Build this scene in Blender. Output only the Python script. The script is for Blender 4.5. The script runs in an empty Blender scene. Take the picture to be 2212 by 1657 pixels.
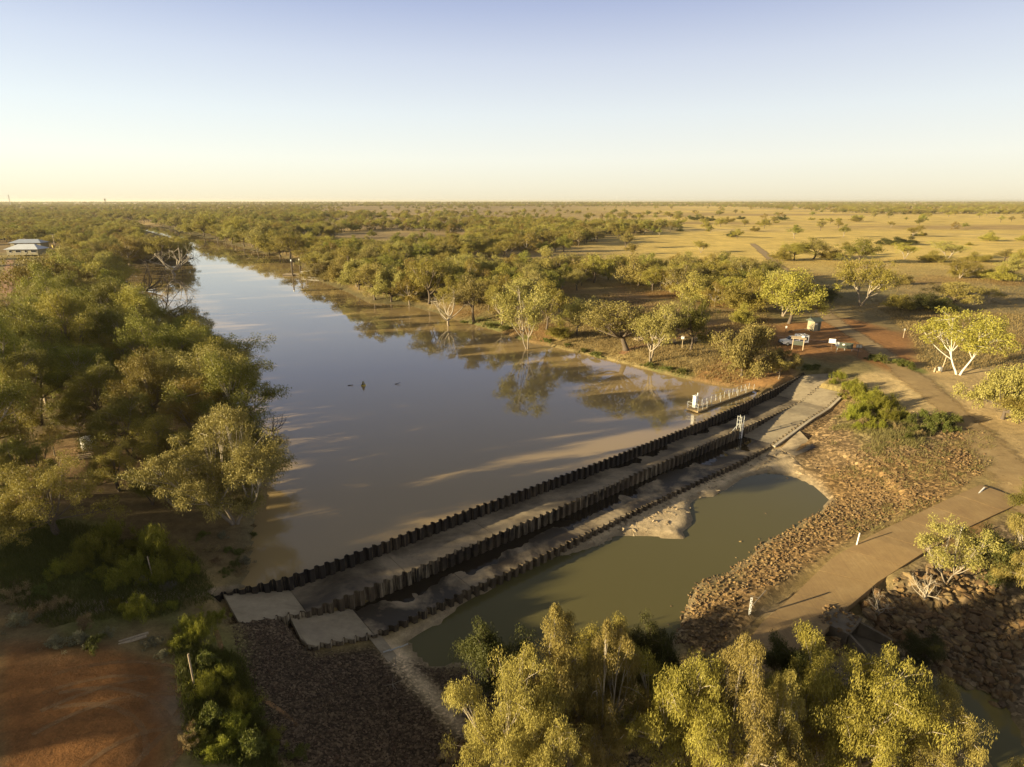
import bpy, math, random
import numpy as np
from mathutils import Vector
R = math.radians
sc = bpy.context.scene
COL = sc.collection
rnd = random.Random(7)
rng = np.random.default_rng(11)

# ------------------------------------------------------------------ camera
CAM_H, FPX, PITCH = 30.0, 1277.0, math.atan((828.5 - 434) / 1277.0)
cd = bpy.data.cameras.new('camera'); cam = bpy.data.objects.new('camera', cd); COL.objects.link(cam)
cam.location = (0, 0, CAM_H); cam.rotation_euler = (math.pi / 2 - PITCH, 0, 0)
cd.sensor_width = 36.0; cd.lens = 36.0 * FPX / 2212.0
cd.clip_start = 0.5; cd.clip_end = 120000
sc.camera = cam

# ------------------------------------------------------------------ light
EXPOSURE = 1.55
SUN_EL, SUN_DIR = 11.0, 20.0           # elevation; direction the light travels, degrees from +X towards +Y
world = bpy.data.worlds.new('World'); sc.world = world; world.use_nodes = True
wn, wl = world.node_tree.nodes, world.node_tree.links
bg = wn['Background']; sky = wn.new('ShaderNodeTexSky'); sky.sky_type = 'NISHITA'; sky.sun_disc = False
sky.sun_elevation = R(SUN_EL); sky.sun_rotation = R(90 + SUN_DIR)
sky.altitude = 100; sky.air_density = 1.0; sky.dust_density = 0.3; sky.ozone_density = 1.6
bg.inputs['Strength'].default_value = 0.15
# the even lavender-to-cream evening gradient of this sky, by height, over a part of the physical sky
_tc = wn.new('ShaderNodeTexCoord'); _sx = wn.new('ShaderNodeSeparateXYZ'); wl.new(_tc.outputs['Generated'], _sx.inputs[0])
_rp = wn.new('ShaderNodeValToRGB'); wl.new(_sx.outputs[2], _rp.inputs[0])
def _lin(c): return tuple((x / 255 / 12.92 if x < 10 else ((x / 255 + 0.055) / 1.055) ** 2.4) / (0.15 * 2 ** EXPOSURE) for x in c)
for _k, (_p, _c) in enumerate(((0.0, (236, 228, 204)), (0.02, (242, 236, 218)), (0.061, (249, 246, 236)), (0.126, (238, 241, 243)), (0.2, (216, 221, 237)), (0.267, (182, 191, 223)), (0.45, (140, 140, 152)), (0.7, (110, 105, 98)))):
    _e = _rp.color_ramp.elements[_k] if _k < 2 else _rp.color_ramp.elements.new(_p)
    _e.position = _p; _e.color = (*_lin(_c), 1)
_ba = wn.new('ShaderNodeMix'); _ba.data_type = 'RGBA'; _ba.blend_type = 'MULTIPLY'; _ba.inputs[0].default_value = 1.0
wl.new(sky.outputs[0], _ba.inputs[6]); _ba.inputs[7].default_value = (0.56, 0.56, 0.54, 1)
_mx = wn.new('ShaderNodeMix'); _mx.data_type = 'RGBA'; _mx.inputs[0].default_value = 0.85
wl.new(_ba.outputs[2], _mx.inputs[6]); wl.new(_rp.outputs[0], _mx.inputs[7]); wl.new(_mx.outputs[2], bg.inputs['Color'])
sd = bpy.data.lights.new('sun', 'SUN'); sun = bpy.data.objects.new('sun', sd); COL.objects.link(sun)
sd.energy = 5.0; sd.angle = R(0.5); sd.color = (1.0, 0.82, 0.48)
_d = Vector((math.cos(R(SUN_DIR)) * math.cos(R(SUN_EL)), math.sin(R(SUN_DIR)) * math.cos(R(SUN_EL)), -math.sin(R(SUN_EL))))
sun.rotation_euler = _d.to_track_quat('-Z', 'Y').to_euler(); sun.location = (-60, -20, 60)
sc.view_settings.view_transform = 'Standard'; sc.view_settings.look = 'None'
sc.view_settings.exposure = EXPOSURE; sc.view_settings.gamma = 1.0
sc.view_settings.use_curve_mapping = False
try:
    sc.cycles.max_bounces = 6; sc.cycles.diffuse_bounces = 3; sc.cycles.glossy_bounces = 3
    sc.cycles.transmission_bounces = 3; sc.cycles.transparent_max_bounces = 8
    sc.cycles.use_denoising = True
except Exception:
    pass

# ------------------------------------------------------------------ measuring: photo pixel (2212 wide) -> place on the ground
def at(px, py, z=0.0):
    u = (px - 1106.0) / FPX; v = (828.5 - py) / FPX
    dy = math.cos(PITCH) + v * math.sin(PITCH); dz = -math.sin(PITCH) + v * math.cos(PITCH)
    t = (z - CAM_H) / dz
    return u * t, dy * t
def depth_row(x, y, z):
    dy = y; dz = z - CAM_H
    zc = dy * math.cos(PITCH) - dz * math.sin(PITCH); yc = dy * math.sin(PITCH) + dz * math.cos(PITCH)
    return zc, 828.5 - FPX * yc / zc
def height_for(x, y, z0, row):
    lo, hi = 0.1, 60.0
    for _ in range(40):
        m = (lo + hi) / 2
        if depth_row(x, y, z0 + m)[1] > row: lo = m
        else: hi = m
    return (lo + hi) / 2

# ------------------------------------------------------------------ mesh helpers
def mesh_np(name, V, F, mats=(), fm=None, smooth=False, cols=None):
    """V (n,3); F one (m,k) array or a list of such arrays"""
    if not isinstance(F, (list, tuple)): F = [F]
    F = [np.asarray(f, dtype=np.int64) for f in F if len(f)]
    V = np.asarray(V, dtype=np.float32)
    me = bpy.data.meshes.new(name)
    nl = sum(f.size for f in F); nf = sum(len(f) for f in F)
    me.vertices.add(len(V)); me.vertices.foreach_set('co', V.ravel())
    me.loops.add(nl); me.polygons.add(nf)
    me.loops.foreach_set('vertex_index', np.concatenate([f.ravel() for f in F]).astype(np.int32))
    ls, st = [], 0
    for f in F:
        k = f.shape[1]; ls.append(st + np.arange(len(f)) * k); st += f.size
    me.polygons.foreach_set('loop_start', np.concatenate(ls).astype(np.int32))
    for m in mats: me.materials.append(m)
    if fm is not None: me.polygons.foreach_set('material_index', np.asarray(fm, dtype=np.int32))
    me.polygons.foreach_set('use_smooth', np.full(nf, bool(smooth)))
    for cn, c in (cols or {}).items():
        ca = me.color_attributes.new(cn, 'FLOAT_COLOR', 'POINT')
        cc = np.ones((len(V), 4), dtype=np.float32); cc[:, :c.shape[1]] = c
        ca.data.foreach_set('color', cc.ravel())
    me.update(calc_edges=True); me.validate()
    return me
def link(name, me, parent=None, loc=None, rz=0.0, sca=None):
    o = bpy.data.objects.new(name, me); COL.objects.link(o)
    if loc is not None: o.location = loc
    if rz: o.rotation_euler = (0, 0, rz)
    if sca is not None: o.scale = sca
    if parent is not None: o.parent = parent
    return o
def tag(o, label, cat, group=None, kind=None):
    if label: o['label'] = label
    if cat: o['category'] = cat
    if group: o['group'] = group
    if kind: o['kind'] = kind
    return o
def struct(o, label=None):
    o['kind'] = 'structure'
    if label: o['label'] = label
    return o
def empty(name, loc, rz=0.0, label=None, cat=None, group=None):
    o = bpy.data.objects.new(name, None); COL.objects.link(o)
    o.location = loc; o.rotation_euler = (0, 0, rz); o.empty_display_size = 0.3
    return tag(o, label, cat, group)

class MB:
    """collects simple solids; build() links them as ONE mesh object"""
    def __init__(s): s.v = []; s.f = []
    def add(s, V, F):
        n = len(s.v); s.v += [tuple(p) for p in V]; s.f += [tuple(i + n for i in f) for f in F]; return s
    def box(s, x0, y0, z0, x1, y1, z1):
        V = [(x0, y0, z0), (x1, y0, z0), (x1, y1, z0), (x0, y1, z0), (x0, y0, z1), (x1, y0, z1), (x1, y1, z1), (x0, y1, z1)]
        return s.add(V, [(3, 2, 1, 0), (4, 5, 6, 7), (0, 1, 5, 4), (1, 2, 6, 5), (2, 3, 7, 6), (3, 0, 4, 7)])
    def hexa(s, V): return s.add(V, [(3, 2, 1, 0), (4, 5, 6, 7), (0, 1, 5, 4), (1, 2, 6, 5), (2, 3, 7, 6), (3, 0, 4, 7)])
    def tube(s, p, q, r0, r1=None, n=8):
        r1 = r0 if r1 is None else r1
        p = Vector(p); q = Vector(q); d = (q - p).normalized()
        a = d.orthogonal().normalized(); b = d.cross(a); V = []
        for c, r in ((p, r0), (q, r1)):
            for i in range(n):
                t = 2 * math.pi * i / n; V.append(c + a * (r * math.cos(t)) + b * (r * math.sin(t)))
        F = [(i, (i + 1) % n, n + (i + 1) % n, n + i) for i in range(n)] + [tuple(range(n - 1, -1, -1)), tuple(range(n, 2 * n))]
        return s.add(V, F)
    def prism(s, pts, z0, z1):
        n = len(pts)
        V = [(x, y, z0 if not callable(z0) else z0(x, y)) for x, y in pts] + [(x, y, z1 if not callable(z1) else z1(x, y)) for x, y in pts]
        return s.add(V, [tuple(range(n - 1, -1, -1)), tuple(range(n, 2 * n))] + [(i, (i + 1) % n, n + (i + 1) % n, n + i) for i in range(n)])
    def mesh(s, name, mat, smooth=False):
        me = bpy.data.meshes.new(name); me.from_pydata(s.v, [], s.f); me.materials.append(mat)
        if smooth:
            for p in me.polygons: p.use_smooth = True
        me.update(); return me
    def build(s, name, mat, parent=None, smooth=False, loc=None, bevel=0.0):
        o = link(name, s.mesh(name, mat, smooth), parent, loc)
        if bevel:
            b = o.modifiers.new('bevel', 'BEVEL'); b.width = bevel; b.segments = 2; b.limit_method = 'ANGLE'
        return o

# ------------------------------------------------------------------ materials
def new_mat(name):
    m = bpy.data.materials.new(name); m.use_nodes = True
    n, l = m.node_tree.nodes, m.node_tree.links
    return m, n, l, n['Principled BSDF']
def noise(n, l, scale, coord, detail=4.0, rough=0.6, dist=0.0):
    t = n.new('ShaderNodeTexNoise'); t.inputs['Scale'].default_value = scale; t.inputs['Detail'].default_value = detail
    t.inputs['Roughness'].default_value = rough; t.inputs['Distortion'].default_value = dist
    l.new(coord, t.inputs['Vector']); return t.outputs[0]
def ramp(n, l, fac, stops):
    r = n.new('ShaderNodeValToRGB'); e = r.color_ramp.elements
    while len(e) < len(stops): e.new(0.5)
    for k, (p, c) in enumerate(stops):
        e[k].position = p; e[k].color = (*c, 1) if len(c) == 3 else c
    l.new(fac, r.inputs[0]); return r.outputs[0]
def mix(n, l, fac, a, b, mode='MIX'):
    m = n.new('ShaderNodeMix'); m.data_type = 'RGBA'; m.blend_type = mode
    for s, v in ((0, fac), (6, a), (7, b)):
        if hasattr(v, 'is_linked') or hasattr(v, 'links'): l.new(v, m.inputs[s])
        elif isinstance(v, (int, float)): m.inputs[s].default_value = v if s == 0 else (v, v, v, 1)
        else: m.inputs[s].default_value = (*v, 1) if len(v) == 3 else v
    return m.outputs[2]
def math_n(n, l, op, a, b=None):
    m = n.new('ShaderNodeMath'); m.operation = op
    for s, v in ((0, a), (1, b)):
        if v is None: continue
        if isinstance(v, (int, float)): m.inputs[s].default_value = v
        else: l.new(v, m.inputs[s])
    return m.outputs[0]
def bump(n, l, h, strength, dist, bsdf):
    b = n.new('ShaderNodeBump'); b.inputs['Strength'].default_value = strength; b.inputs['Distance'].default_value = dist
    l.new(h, b.inputs['Height']); l.new(b.outputs[0], bsdf.inputs['Normal']); return b
def obj_co(n): return n.new('ShaderNodeTexCoord').outputs['Object']
def geo_co(n): return n.new('ShaderNodeNewGeometry').outputs['Position']

def plain(name, c1, c2=None, scale=3.0, rough=0.85, bstr=0.0, bscale=20.0, metal=0.0, world_co=False):
    m, n, l, b = new_mat(name)
    co = geo_co(n) if world_co else obj_co(n)
    c2 = c2 or tuple(x * 0.7 for x in c1)
    f = noise(n, l, scale, co, 6, 0.65)
    l.new(ramp(n, l, f, [(0.3, c2), (0.7, c1)]), b.inputs['Base Color'])
    b.inputs['Roughness'].default_value = rough; b.inputs['Metallic'].default_value = metal
    if bstr: bump(n, l, noise(n, l, bscale, co, 5), bstr, 0.05, b)
    return m

def leaf_mat(name, ca, cb, cc, trans=0.28, rough=0.6):
    """leaf colour differs leaf by leaf and tree by tree"""
    m, n, l, b = new_mat(name)
    g = n.new('ShaderNodeNewGeometry'); oi = n.new('ShaderNodeObjectInfo')
    c = ramp(n, l, g.outputs['Random Per Island'], [(0.0, ca), (0.55, cb), (1.0, cc)])
    f = noise(n, l, 0.5, obj_co(n), 3)
    c = mix(n, l, math_n(n, l, 'MULTIPLY', f, 0.9), c, tuple(x * 0.62 for x in cb))
    hs = n.new('ShaderNodeHueSaturation'); l.new(c, hs.inputs['Color'])
    hs.inputs['Hue'].default_value = 0.5
    l.new(math_n(n, l, 'ADD', math_n(n, l, 'MULTIPLY', oi.outputs['Random'], 0.026), 0.484), hs.inputs['Hue'])
    l.new(math_n(n, l, 'ADD', math_n(n, l, 'MULTIPLY', oi.outputs['Random'], 0.5), 0.75), hs.inputs['Value'])
    b.inputs['Roughness'].default_value = rough; b.inputs['Specular IOR Level'].default_value = 0.3
    l.new(hs.outputs[0], b.inputs['Base Color'])
    tr = n.new('ShaderNodeBsdfTranslucent'); l.new(hs.outputs[0], tr.inputs['Color'])
    ms = n.new('ShaderNodeMixShader'); ms.inputs[0].default_value = trans
    l.new(b.outputs[0], ms.inputs[1]); l.new(tr.outputs[0], ms.inputs[2])
    l.new(ms.outputs[0], n['Material Output'].inputs['Surface'])
    return m

def bark_mat(name, lo, hi, zlo, zhi):
    m, n, l, b = new_mat(name); co = obj_co(n)
    sp = n.new('ShaderNodeSeparateXYZ'); l.new(co, sp.inputs[0])
    mr = n.new('ShaderNodeMapRange'); mr.inputs[1].default_value = zlo; mr.inputs[2].default_value = zhi
    nz = noise(n, l, 1.2, co, 5); l.new(math_n(n, l, 'ADD', sp.outputs[2], math_n(n, l, 'MULTIPLY', math_n(n, l, 'SUBTRACT', nz, 0.5), 4.0)), mr.inputs[0])
    c = mix(n, l, mr.outputs[0], lo, hi)
    c = mix(n, l, math_n(n, l, 'MULTIPLY', noise(n, l, 6, co, 6), 0.8), c, tuple(x * 0.45 for x in hi))
    l.new(c, b.inputs['Base Color']); b.inputs['Roughness'].default_value = 0.85
    return m

M = {}
M['leaf_olive'] = leaf_mat('leaf_olive', (0.200, 0.176, 0.032), (0.320, 0.272, 0.050), (0.460, 0.390, 0.085))
M['leaf_grey'] = leaf_mat('leaf_grey', (0.230, 0.204, 0.052), (0.345, 0.300, 0.080), (0.470, 0.405, 0.125))
M['leaf_green'] = leaf_mat('leaf_green', (0.150, 0.152, 0.022), (0.240, 0.232, 0.038), (0.350, 0.325, 0.064))
M['leaf_gold'] = leaf_mat('leaf_gold', (0.240, 0.195, 0.042), (0.360, 0.295, 0.075), (0.500, 0.415, 0.130))
M['leaf_rust'] = leaf_mat('leaf_rust', (0.215, 0.165, 0.034), (0.300, 0.225, 0.046), (0.400, 0.285, 0.062))
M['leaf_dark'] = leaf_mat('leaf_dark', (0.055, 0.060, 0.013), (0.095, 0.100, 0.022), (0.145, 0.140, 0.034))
M['shrub_lime'] = leaf_mat('shrub_lime', (0.150, 0.155, 0.016), (0.270, 0.270, 0.030), (0.400, 0.380, 0.060), 0.38)
M['shrub_dry'] = leaf_mat('shrub_dry', (0.200, 0.140, 0.060), (0.290, 0.210, 0.095), (0.380, 0.290, 0.140), 0.2)
M['shrub_grey'] = leaf_mat('shrub_grey', (0.130, 0.125, 0.075), (0.200, 0.190, 0.110), (0.270, 0.240, 0.140), 0.2)
M['grass_dry'] = leaf_mat('grass_dry', (0.230, 0.170, 0.065), (0.320, 0.240, 0.090), (0.420, 0.330, 0.130), 0.3)
M['grass_olive'] = leaf_mat('grass_olive', (0.150, 0.130, 0.045), (0.230, 0.200, 0.070), (0.320, 0.270, 0.100), 0.3)
M['grass_green'] = leaf_mat('grass_green', (0.085, 0.105, 0.018), (0.140, 0.155, 0.030), (0.210, 0.200, 0.050), 0.3)
M['bark_dark'] = bark_mat('bark_dark', (0.075, 0.050, 0.034), (0.30, 0.24, 0.17), 4.0, 9.0)
M['bark_pale'] = bark_mat('bark_pale', (0.20, 0.15, 0.105), (0.46, 0.39, 0.29), 1.0, 5.0)
M['bark_white'] = bark_mat('bark_white', (0.70, 0.63, 0.53), (0.80, 0.74, 0.64), 0.0, 2.0)
M['bark_dead'] = bark_mat('bark_dead', (0.22, 0.17, 0.12), (0.52, 0.44, 0.33), 0.0, 3.0)
M['twig_dark'] = bark_mat('twig_dark', (0.06, 0.045, 0.035), (0.13, 0.10, 0.075), 0.0, 3.0)
M['concrete'] = plain('concrete', (0.42, 0.36, 0.27), (0.32, 0.27, 0.20), 1.2, 0.9, 0.15, 12)
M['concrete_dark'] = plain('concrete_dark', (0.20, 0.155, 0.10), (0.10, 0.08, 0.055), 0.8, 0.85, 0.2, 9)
M['white_paint'] = plain('white_paint', (0.80, 0.79, 0.76), (0.68, 0.66, 0.62), 4, 0.45)
M['galv'] = plain('galv', (0.55, 0.55, 0.52), (0.40, 0.40, 0.38), 6, 0.45, metal=0.3)
M['timber'] = plain('timber', (0.48, 0.38, 0.25), (0.33, 0.25, 0.16), 8, 0.85)
M['timber_dark'] = plain('timber_dark', (0.10, 0.08, 0.06), (0.06, 0.045, 0.035), 5, 0.9)
M['black'] = plain('black', (0.02, 0.02, 0.022), (0.012, 0.012, 0.013), 5, 0.6)
M['glass'] = plain('glass', (0.03, 0.035, 0.04), (0.02, 0.022, 0.026), 2, 0.06)
M['car_white'] = plain('car_white', (0.80, 0.81, 0.83), (0.74, 0.75, 0.78), 1, 0.25)
M['red'] = plain('red', (0.45, 0.04, 0.03), (0.35, 0.03, 0.02), 3, 0.4)
M['yellow'] = plain('yellow', (0.62, 0.45, 0.05), (0.5, 0.35, 0.04), 3, 0.5)
M['roof_pale'] = plain('roof_pale', (0.62, 0.64, 0.68), (0.54, 0.56, 0.60), 0.4, 0.5)
M['roof_blue'] = plain('roof_blue', (0.38, 0.42, 0.50), (0.32, 0.35, 0.42), 0.4, 0.5)
M['wall_cream'] = plain('wall_cream', (0.33, 0.29, 0.19), (0.27, 0.235, 0.155), 0.6, 0.8)
M['roof_green'] = plain('roof_green', (0.085, 0.10, 0.08), (0.06, 0.075, 0.06), 2, 0.6)
M['sign_green'] = plain('sign_green', (0.075, 0.085, 0.062), (0.055, 0.062, 0.045), 3, 0.6)
M['ochre'] = plain('ochre', (0.42, 0.30, 0.14), (0.33, 0.23, 0.11), 3, 0.8)

def rock_mat(name, cs, co_scale=1.0):
    m, n, l, b = new_mat(name)
    g = n.new('ShaderNodeNewGeometry'); oi = n.new('ShaderNodeObjectInfo')
    f = math_n(n, l, 'FRACT', math_n(n, l, 'ADD', g.outputs['Random Per Island'], oi.outputs['Random']))
    k = len(cs)
    c = ramp(n, l, f, [(i / (k - 1), cs[i]) for i in range(k)])
    c = mix(n, l, noise(n, l, 3.0, g.outputs['Position'], 6), c, tuple(x * 0.45 for x in cs[0]))
    l.new(c, b.inputs['Base Color']); b.inputs['Roughness'].default_value = 0.9
    bump(n, l, noise(n, l, 9, g.outputs['Position'], 6), 0.5, 0.06, b)
    return m
M['rock'] = rock_mat('rock', [(0.19, 0.105, 0.040), (0.30, 0.195, 0.072), (0.12, 0.072, 0.032), (0.38, 0.275, 0.12), (0.24, 0.135, 0.050), (0.10, 0.068, 0.038), (0.26, 0.185, 0.095)])
M['shelf_rock'] = rock_mat('shelf_rock', [(0.40, 0.30, 0.18), (0.50, 0.39, 0.24), (0.32, 0.24, 0.14), (0.56, 0.45, 0.29)])
M['pebble'] = rock_mat('pebble', [(0.10, 0.065, 0.038), (0.17, 0.11, 0.06), (0.085, 0.058, 0.038), (0.34, 0.24, 0.14), (0.14, 0.075, 0.042), (0.07, 0.05, 0.035)])

def pile_mat(name, base, light, streak):
    m, n, l, b = new_mat(name); co = geo_co(n)
    mp = n.new('ShaderNodeMapping'); mp.inputs['Scale'].default_value = (7, 7, 0.35); l.new(co, mp.inputs[0])
    s = noise(n, l, 1.0, mp.outputs[0], 4, 0.7)
    c = ramp(n, l, noise(n, l, 0.16, co, 5, 0.7), [(0.40, base), (0.66, light)])
    fac = ramp(n, l, math_n(n, l, 'MULTIPLY', s, math_n(n, l, 'ADD', noise(n, l, 0.12, co, 2), 0.45)), [(0.50, (0, 0, 0)), (0.62, (1, 1, 1))])
    c = mix(n, l, math_n(n, l, 'MULTIPLY', fac, 0.8), c, streak)
    l.new(c, b.inputs['Base Color']); b.inputs['Roughness'].default_value = 0.7
    bump(n, l, noise(n, l, 8, co, 4), 0.3, 0.03, b)
    return m
M['pile_black'] = pile_mat('pile_black', (0.008, 0.0055, 0.004), (0.022, 0.013, 0.008), (0.13, 0.09, 0.05))
M['pile_brown'] = pile_mat('pile_brown', (0.014, 0.009, 0.006), (0.13, 0.092, 0.052), (0.30, 0.24, 0.15))
M['pile_low'] = pile_mat('pile_low', (0.040, 0.028, 0.016), (0.15, 0.11, 0.065), (0.28, 0.22, 0.14))

def water_mat(name, c, rough, bs, stretch, ior=1.33):
    m, n, l, b = new_mat(name); co = geo_co(n)
    mp = n.new('ShaderNodeMapping'); mp.inputs['Scale'].default_value = stretch; mp.inputs['Rotation'].default_value = (0, 0, R(-8)); l.new(co, mp.inputs[0])
    big = noise(n, l, 0.02, co, 3)
    l.new(ramp(n, l, big, [(0.35, tuple(x * 0.92 for x in c)), (0.65, c)]), b.inputs['Base Color'])
    b.inputs['Roughness'].default_value = rough; b.inputs['IOR'].default_value = ior
    bump(n, l, noise(n, l, 1.0, mp.outputs[0], 3), bs, 0.02, b)
    return m
M['river'] = water_mat('river_water', (0.370, 0.265, 0.125), 0.02, 0.025, (0.5, 1.6, 1), 1.6)
M['pool'] = water_mat('pool_water', (0.125, 0.110, 0.042), 0.04, 0.05, (0.8, 1.4, 1))
M['puddle'] = water_mat('puddle_water', (0.030, 0.022, 0.014), 0.05, 0.03, (2, 2, 1))

# wet or stained cast slabs
def slab_mat(name, dry, wet, lo, hi, scale):
    m, n, l, b = new_mat(name); co = geo_co(n)
    f = noise(n, l, scale, co, 7, 0.62, 0.4)
    w = ramp(n, l, f, [(lo, (0, 0, 0)), (hi, (1, 1, 1))])
    d = ramp(n, l, noise(n, l, 1.6, co, 7, 0.7), [(0.3, tuple(x * 0.72 for x in dry)), (0.7, dry)])
    mp = n.new('ShaderNodeMapping'); mp.inputs['Rotation'].default_value = (0, 0, R(-39.3)); mp.inputs['Scale'].default_value = (0.22, 0.75, 1); l.new(co, mp.inputs[0])
    stk = ramp(n, l, noise(n, l, 1.0, mp.outputs[0], 6, 0.75), [(0.25, (0.62, 0.60, 0.56)), (0.5, (1.0, 1.0, 1.0)), (0.78, (1.25, 1.24, 1.22))])
    l.new(mix(n, l, 0.85, mix(n, l, w, d, wet), stk, 'MULTIPLY'), b.inputs['Base Color'])
    l.new(ramp(n, l, w, [(0, (0.92, 0.92, 0.92)), (1, (0.55, 0.55, 0.55))]), b.inputs['Roughness'])
    bump(n, l, noise(n, l, 11, co, 6), 0.25, 0.03, b)
    return m
M['slab_mid'] = slab_mat('slab_mid', (0.34, 0.265, 0.17), (0.050, 0.036, 0.022), 0.42, 0.62, 0.16)
M['slab_low'] = slab_mat('slab_low', (0.42, 0.325, 0.205), (0.042, 0.030, 0.018), 0.38, 0.52, 0.22)
M['slab_dry'] = slab_mat('slab_dry', (0.40, 0.325, 0.215), (0.22, 0.17, 0.11), 0.50, 0.72, 0.35)

# ------------------------------------------------------------------ layout
def P(pts, z): return np.array([at(px, py, z) for px, py in pts])
def vnoise(x, y, s, seed=0):
    x = x / s + 1000.37 + seed * 17.3; y = y / s + 1000.71 + seed * 9.1
    xi = np.floor(x).astype(np.int64); yi = np.floor(y).astype(np.int64); fx = x - xi; fy = y - yi
    fx = fx * fx * (3 - 2 * fx); fy = fy * fy * (3 - 2 * fy)
    def hsh(a, b):
        h = (a * 374761393 + b * 668265263 + seed * 144665) & 0xffffffff
        h = ((h ^ (h >> 13)) * 1274126177) & 0xffffffff
        return ((h ^ (h >> 16)) & 0xffff) / 65535.0
    return (hsh(xi, yi) * (1 - fx) * (1 - fy) + hsh(xi + 1, yi) * fx * (1 - fy) + hsh(xi, yi + 1) * (1 - fx) * fy + hsh(xi + 1, yi + 1) * fx * fy)
def fbm(x, y, s, seed=0, oct=4):
    r = 0; a = 0.5; t = 0
    for k in range(oct): r = r + a * vnoise(x, y, s / 2 ** k, seed + k); t += a; a *= 0.55
    return r / t
def sdist(x, y, poly):
    """signed distance to a polygon, positive inside"""
    x = np.asarray(x, float); y = np.asarray(y, float)
    ins = np.zeros(x.shape, bool); d2 = np.full(x.shape, 1e18); n = len(poly)
    for i in range(n):
        ax, ay = poly[i]; bx, by = poly[(i + 1) % n]
        ex, ey = bx - ax, by - ay; L = ex * ex + ey * ey + 1e-12
        t = np.clip(((x - ax) * ex + (y - ay) * ey) / L, 0, 1)
        d2 = np.minimum(d2, (x - ax - t * ex) ** 2 + (y - ay - t * ey) ** 2)
        if ay != by:
            c = ((ay > y) != (by > y)) & (x < (bx - ax) * (y - ay) / (by - ay) + ax); ins ^= c
    d = np.sqrt(d2); return np.where(ins, d, -d)
def smooth01(a, b, x):
    t = np.clip((x - a) / (b - a), 0, 1); return t * t * (3 - 2 * t)

# weir frame: s runs along the wall to the right bank, t runs downstream
WA = R(39.3); WU = (math.cos(WA), math.sin(WA)); WN = (math.sin(WA), -math.cos(WA)); WO = (0.0, 57.0)
def st2xy(s, t): return WO[0] + WU[0] * s + WN[0] * t, WO[1] + WU[1] * s + WN[1] * t
def xy2st(x, y): return (x - WO[0]) * WU[0] + (y - WO[1]) * WU[1], (x - WO[0]) * WN[0] + (y - WO[1]) * WN[1]
T1 = ([-30, -28, -24, -18, -10, 3, 15, 30, 48, 62, 68], [-1.5, -1.05, -0.1, 0.1, 0.1, 0.5, 0.8, 0.7, 0.1, -0.6, -1.0])
T2 = ([-30, -24, -17, 0, 15, 30, 45, 60, 68], [2.9, 3.5, 3.8, 4.05, 3.9, 3.9, 3.9, 3.7, 3.4])
T3 = ([-26, -20, -12, 0, 15, 30, 40, 54, 64, 70], [6.9, 7.7, 7.8, 7.9, 8.1, 8.4, 8.3, 7.9, 7.3, 6.9])
def wt(k, s): return np.interp(s, *(T1, T2, T3)[k])
def wtop(k, s):
    if k == 0: return np.interp(s, [-30, -24, 40, 56, 68], [0.45, 0.40, 0.40, 0.55, 1.05])
    if k == 1: return np.interp(s, [-29, -23.8, -22, 55, 57, 63, 71], [0.22, -0.80, -0.85, -0.85, -0.78, 0.36, 1.05])
    return np.interp(s, [-25.5, -20, 39, 51, 57, 63], [-1.05, -2.12, -2.12, -0.90, -0.72, 0.36])
def slab_z(k, s):
    if k == 0: return np.interp(s, [-28.8, -23.8, 56.5, 63, 67, 71], [0.34, -0.90, -0.90, 0.26, 0.85, 1.0])
    return np.interp(s, [-25.2, -20.2, 39.5, 51, 57, 63], [-0.95, -2.2, -2.2, -0.98, -0.80, 0.30])

RIVER = P([(515, 1262), (533, 1235), (540, 1190), (546, 1120), (562, 1060), (566, 990), (536, 910), (482, 845), (440, 775), (385, 722), (335, 688), (292, 640), (262, 605),
           (262, 580), (300, 573), (370, 576), (407, 569), (409, 556), (396, 530), (360, 511), (325, 502), (285, 493), (190, 481), (180, 477), (285, 481), (350, 490), (430, 511), (500, 528), (560, 546),
           (610, 556), (650, 574), (688, 606), (745, 628), (800, 655), (870, 657), (940, 674), (985, 690), (1075, 715), (1130, 736), (1180, 746),
           (1330, 781), (1450, 811), (1560, 834), (1612, 838), (1640, 846)], 0)
_e = np.array([st2xy(s, wt(0, s) - 0.02) for s in (48, 30, 15, 3, -10, -18, -24, -27)])
RIVER = np.vstack([RIVER, _e])
PZ, SZ = -3.1, -4.0
POOL = P([(882, 1388), (905, 1368), (945, 1350), (955, 1341), (990, 1310), (1062, 1272), (1095, 1238), (1150, 1215), (1235, 1196), (1290, 1178), (1335, 1156), (1400, 1158), (1450, 1164), (1484, 1166),
          (1476, 1150), (1496, 1130), (1490, 1092), (1500, 1076), (1540, 1074), (1575, 1052), (1605, 1032), (1655, 1021), (1705, 1028), (1745, 1042), (1775, 1064), (1792, 1080),
          (1770, 1108), (1732, 1128), (1700, 1152), (1650, 1172), (1615, 1205), (1572, 1240), (1505, 1262), (1488, 1300), (1470, 1352), (1445, 1395),
          (1380, 1430), (1200, 1450), (1060, 1440), (1000, 1432), (930, 1440), (905, 1420)], PZ)
STREAM = P([(1893, 1398), (1935, 1410), (1968, 1449), (2013, 1466), (2069, 1467), (2142, 1494), (2167, 1519), (2194, 1561), (2212, 1610), (2330, 1700), (2340, 1900), (2200, 1760), (2139, 1650),
            (2097, 1580), (2013, 1519), (1943, 1470), (1895, 1425)], SZ)
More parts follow.
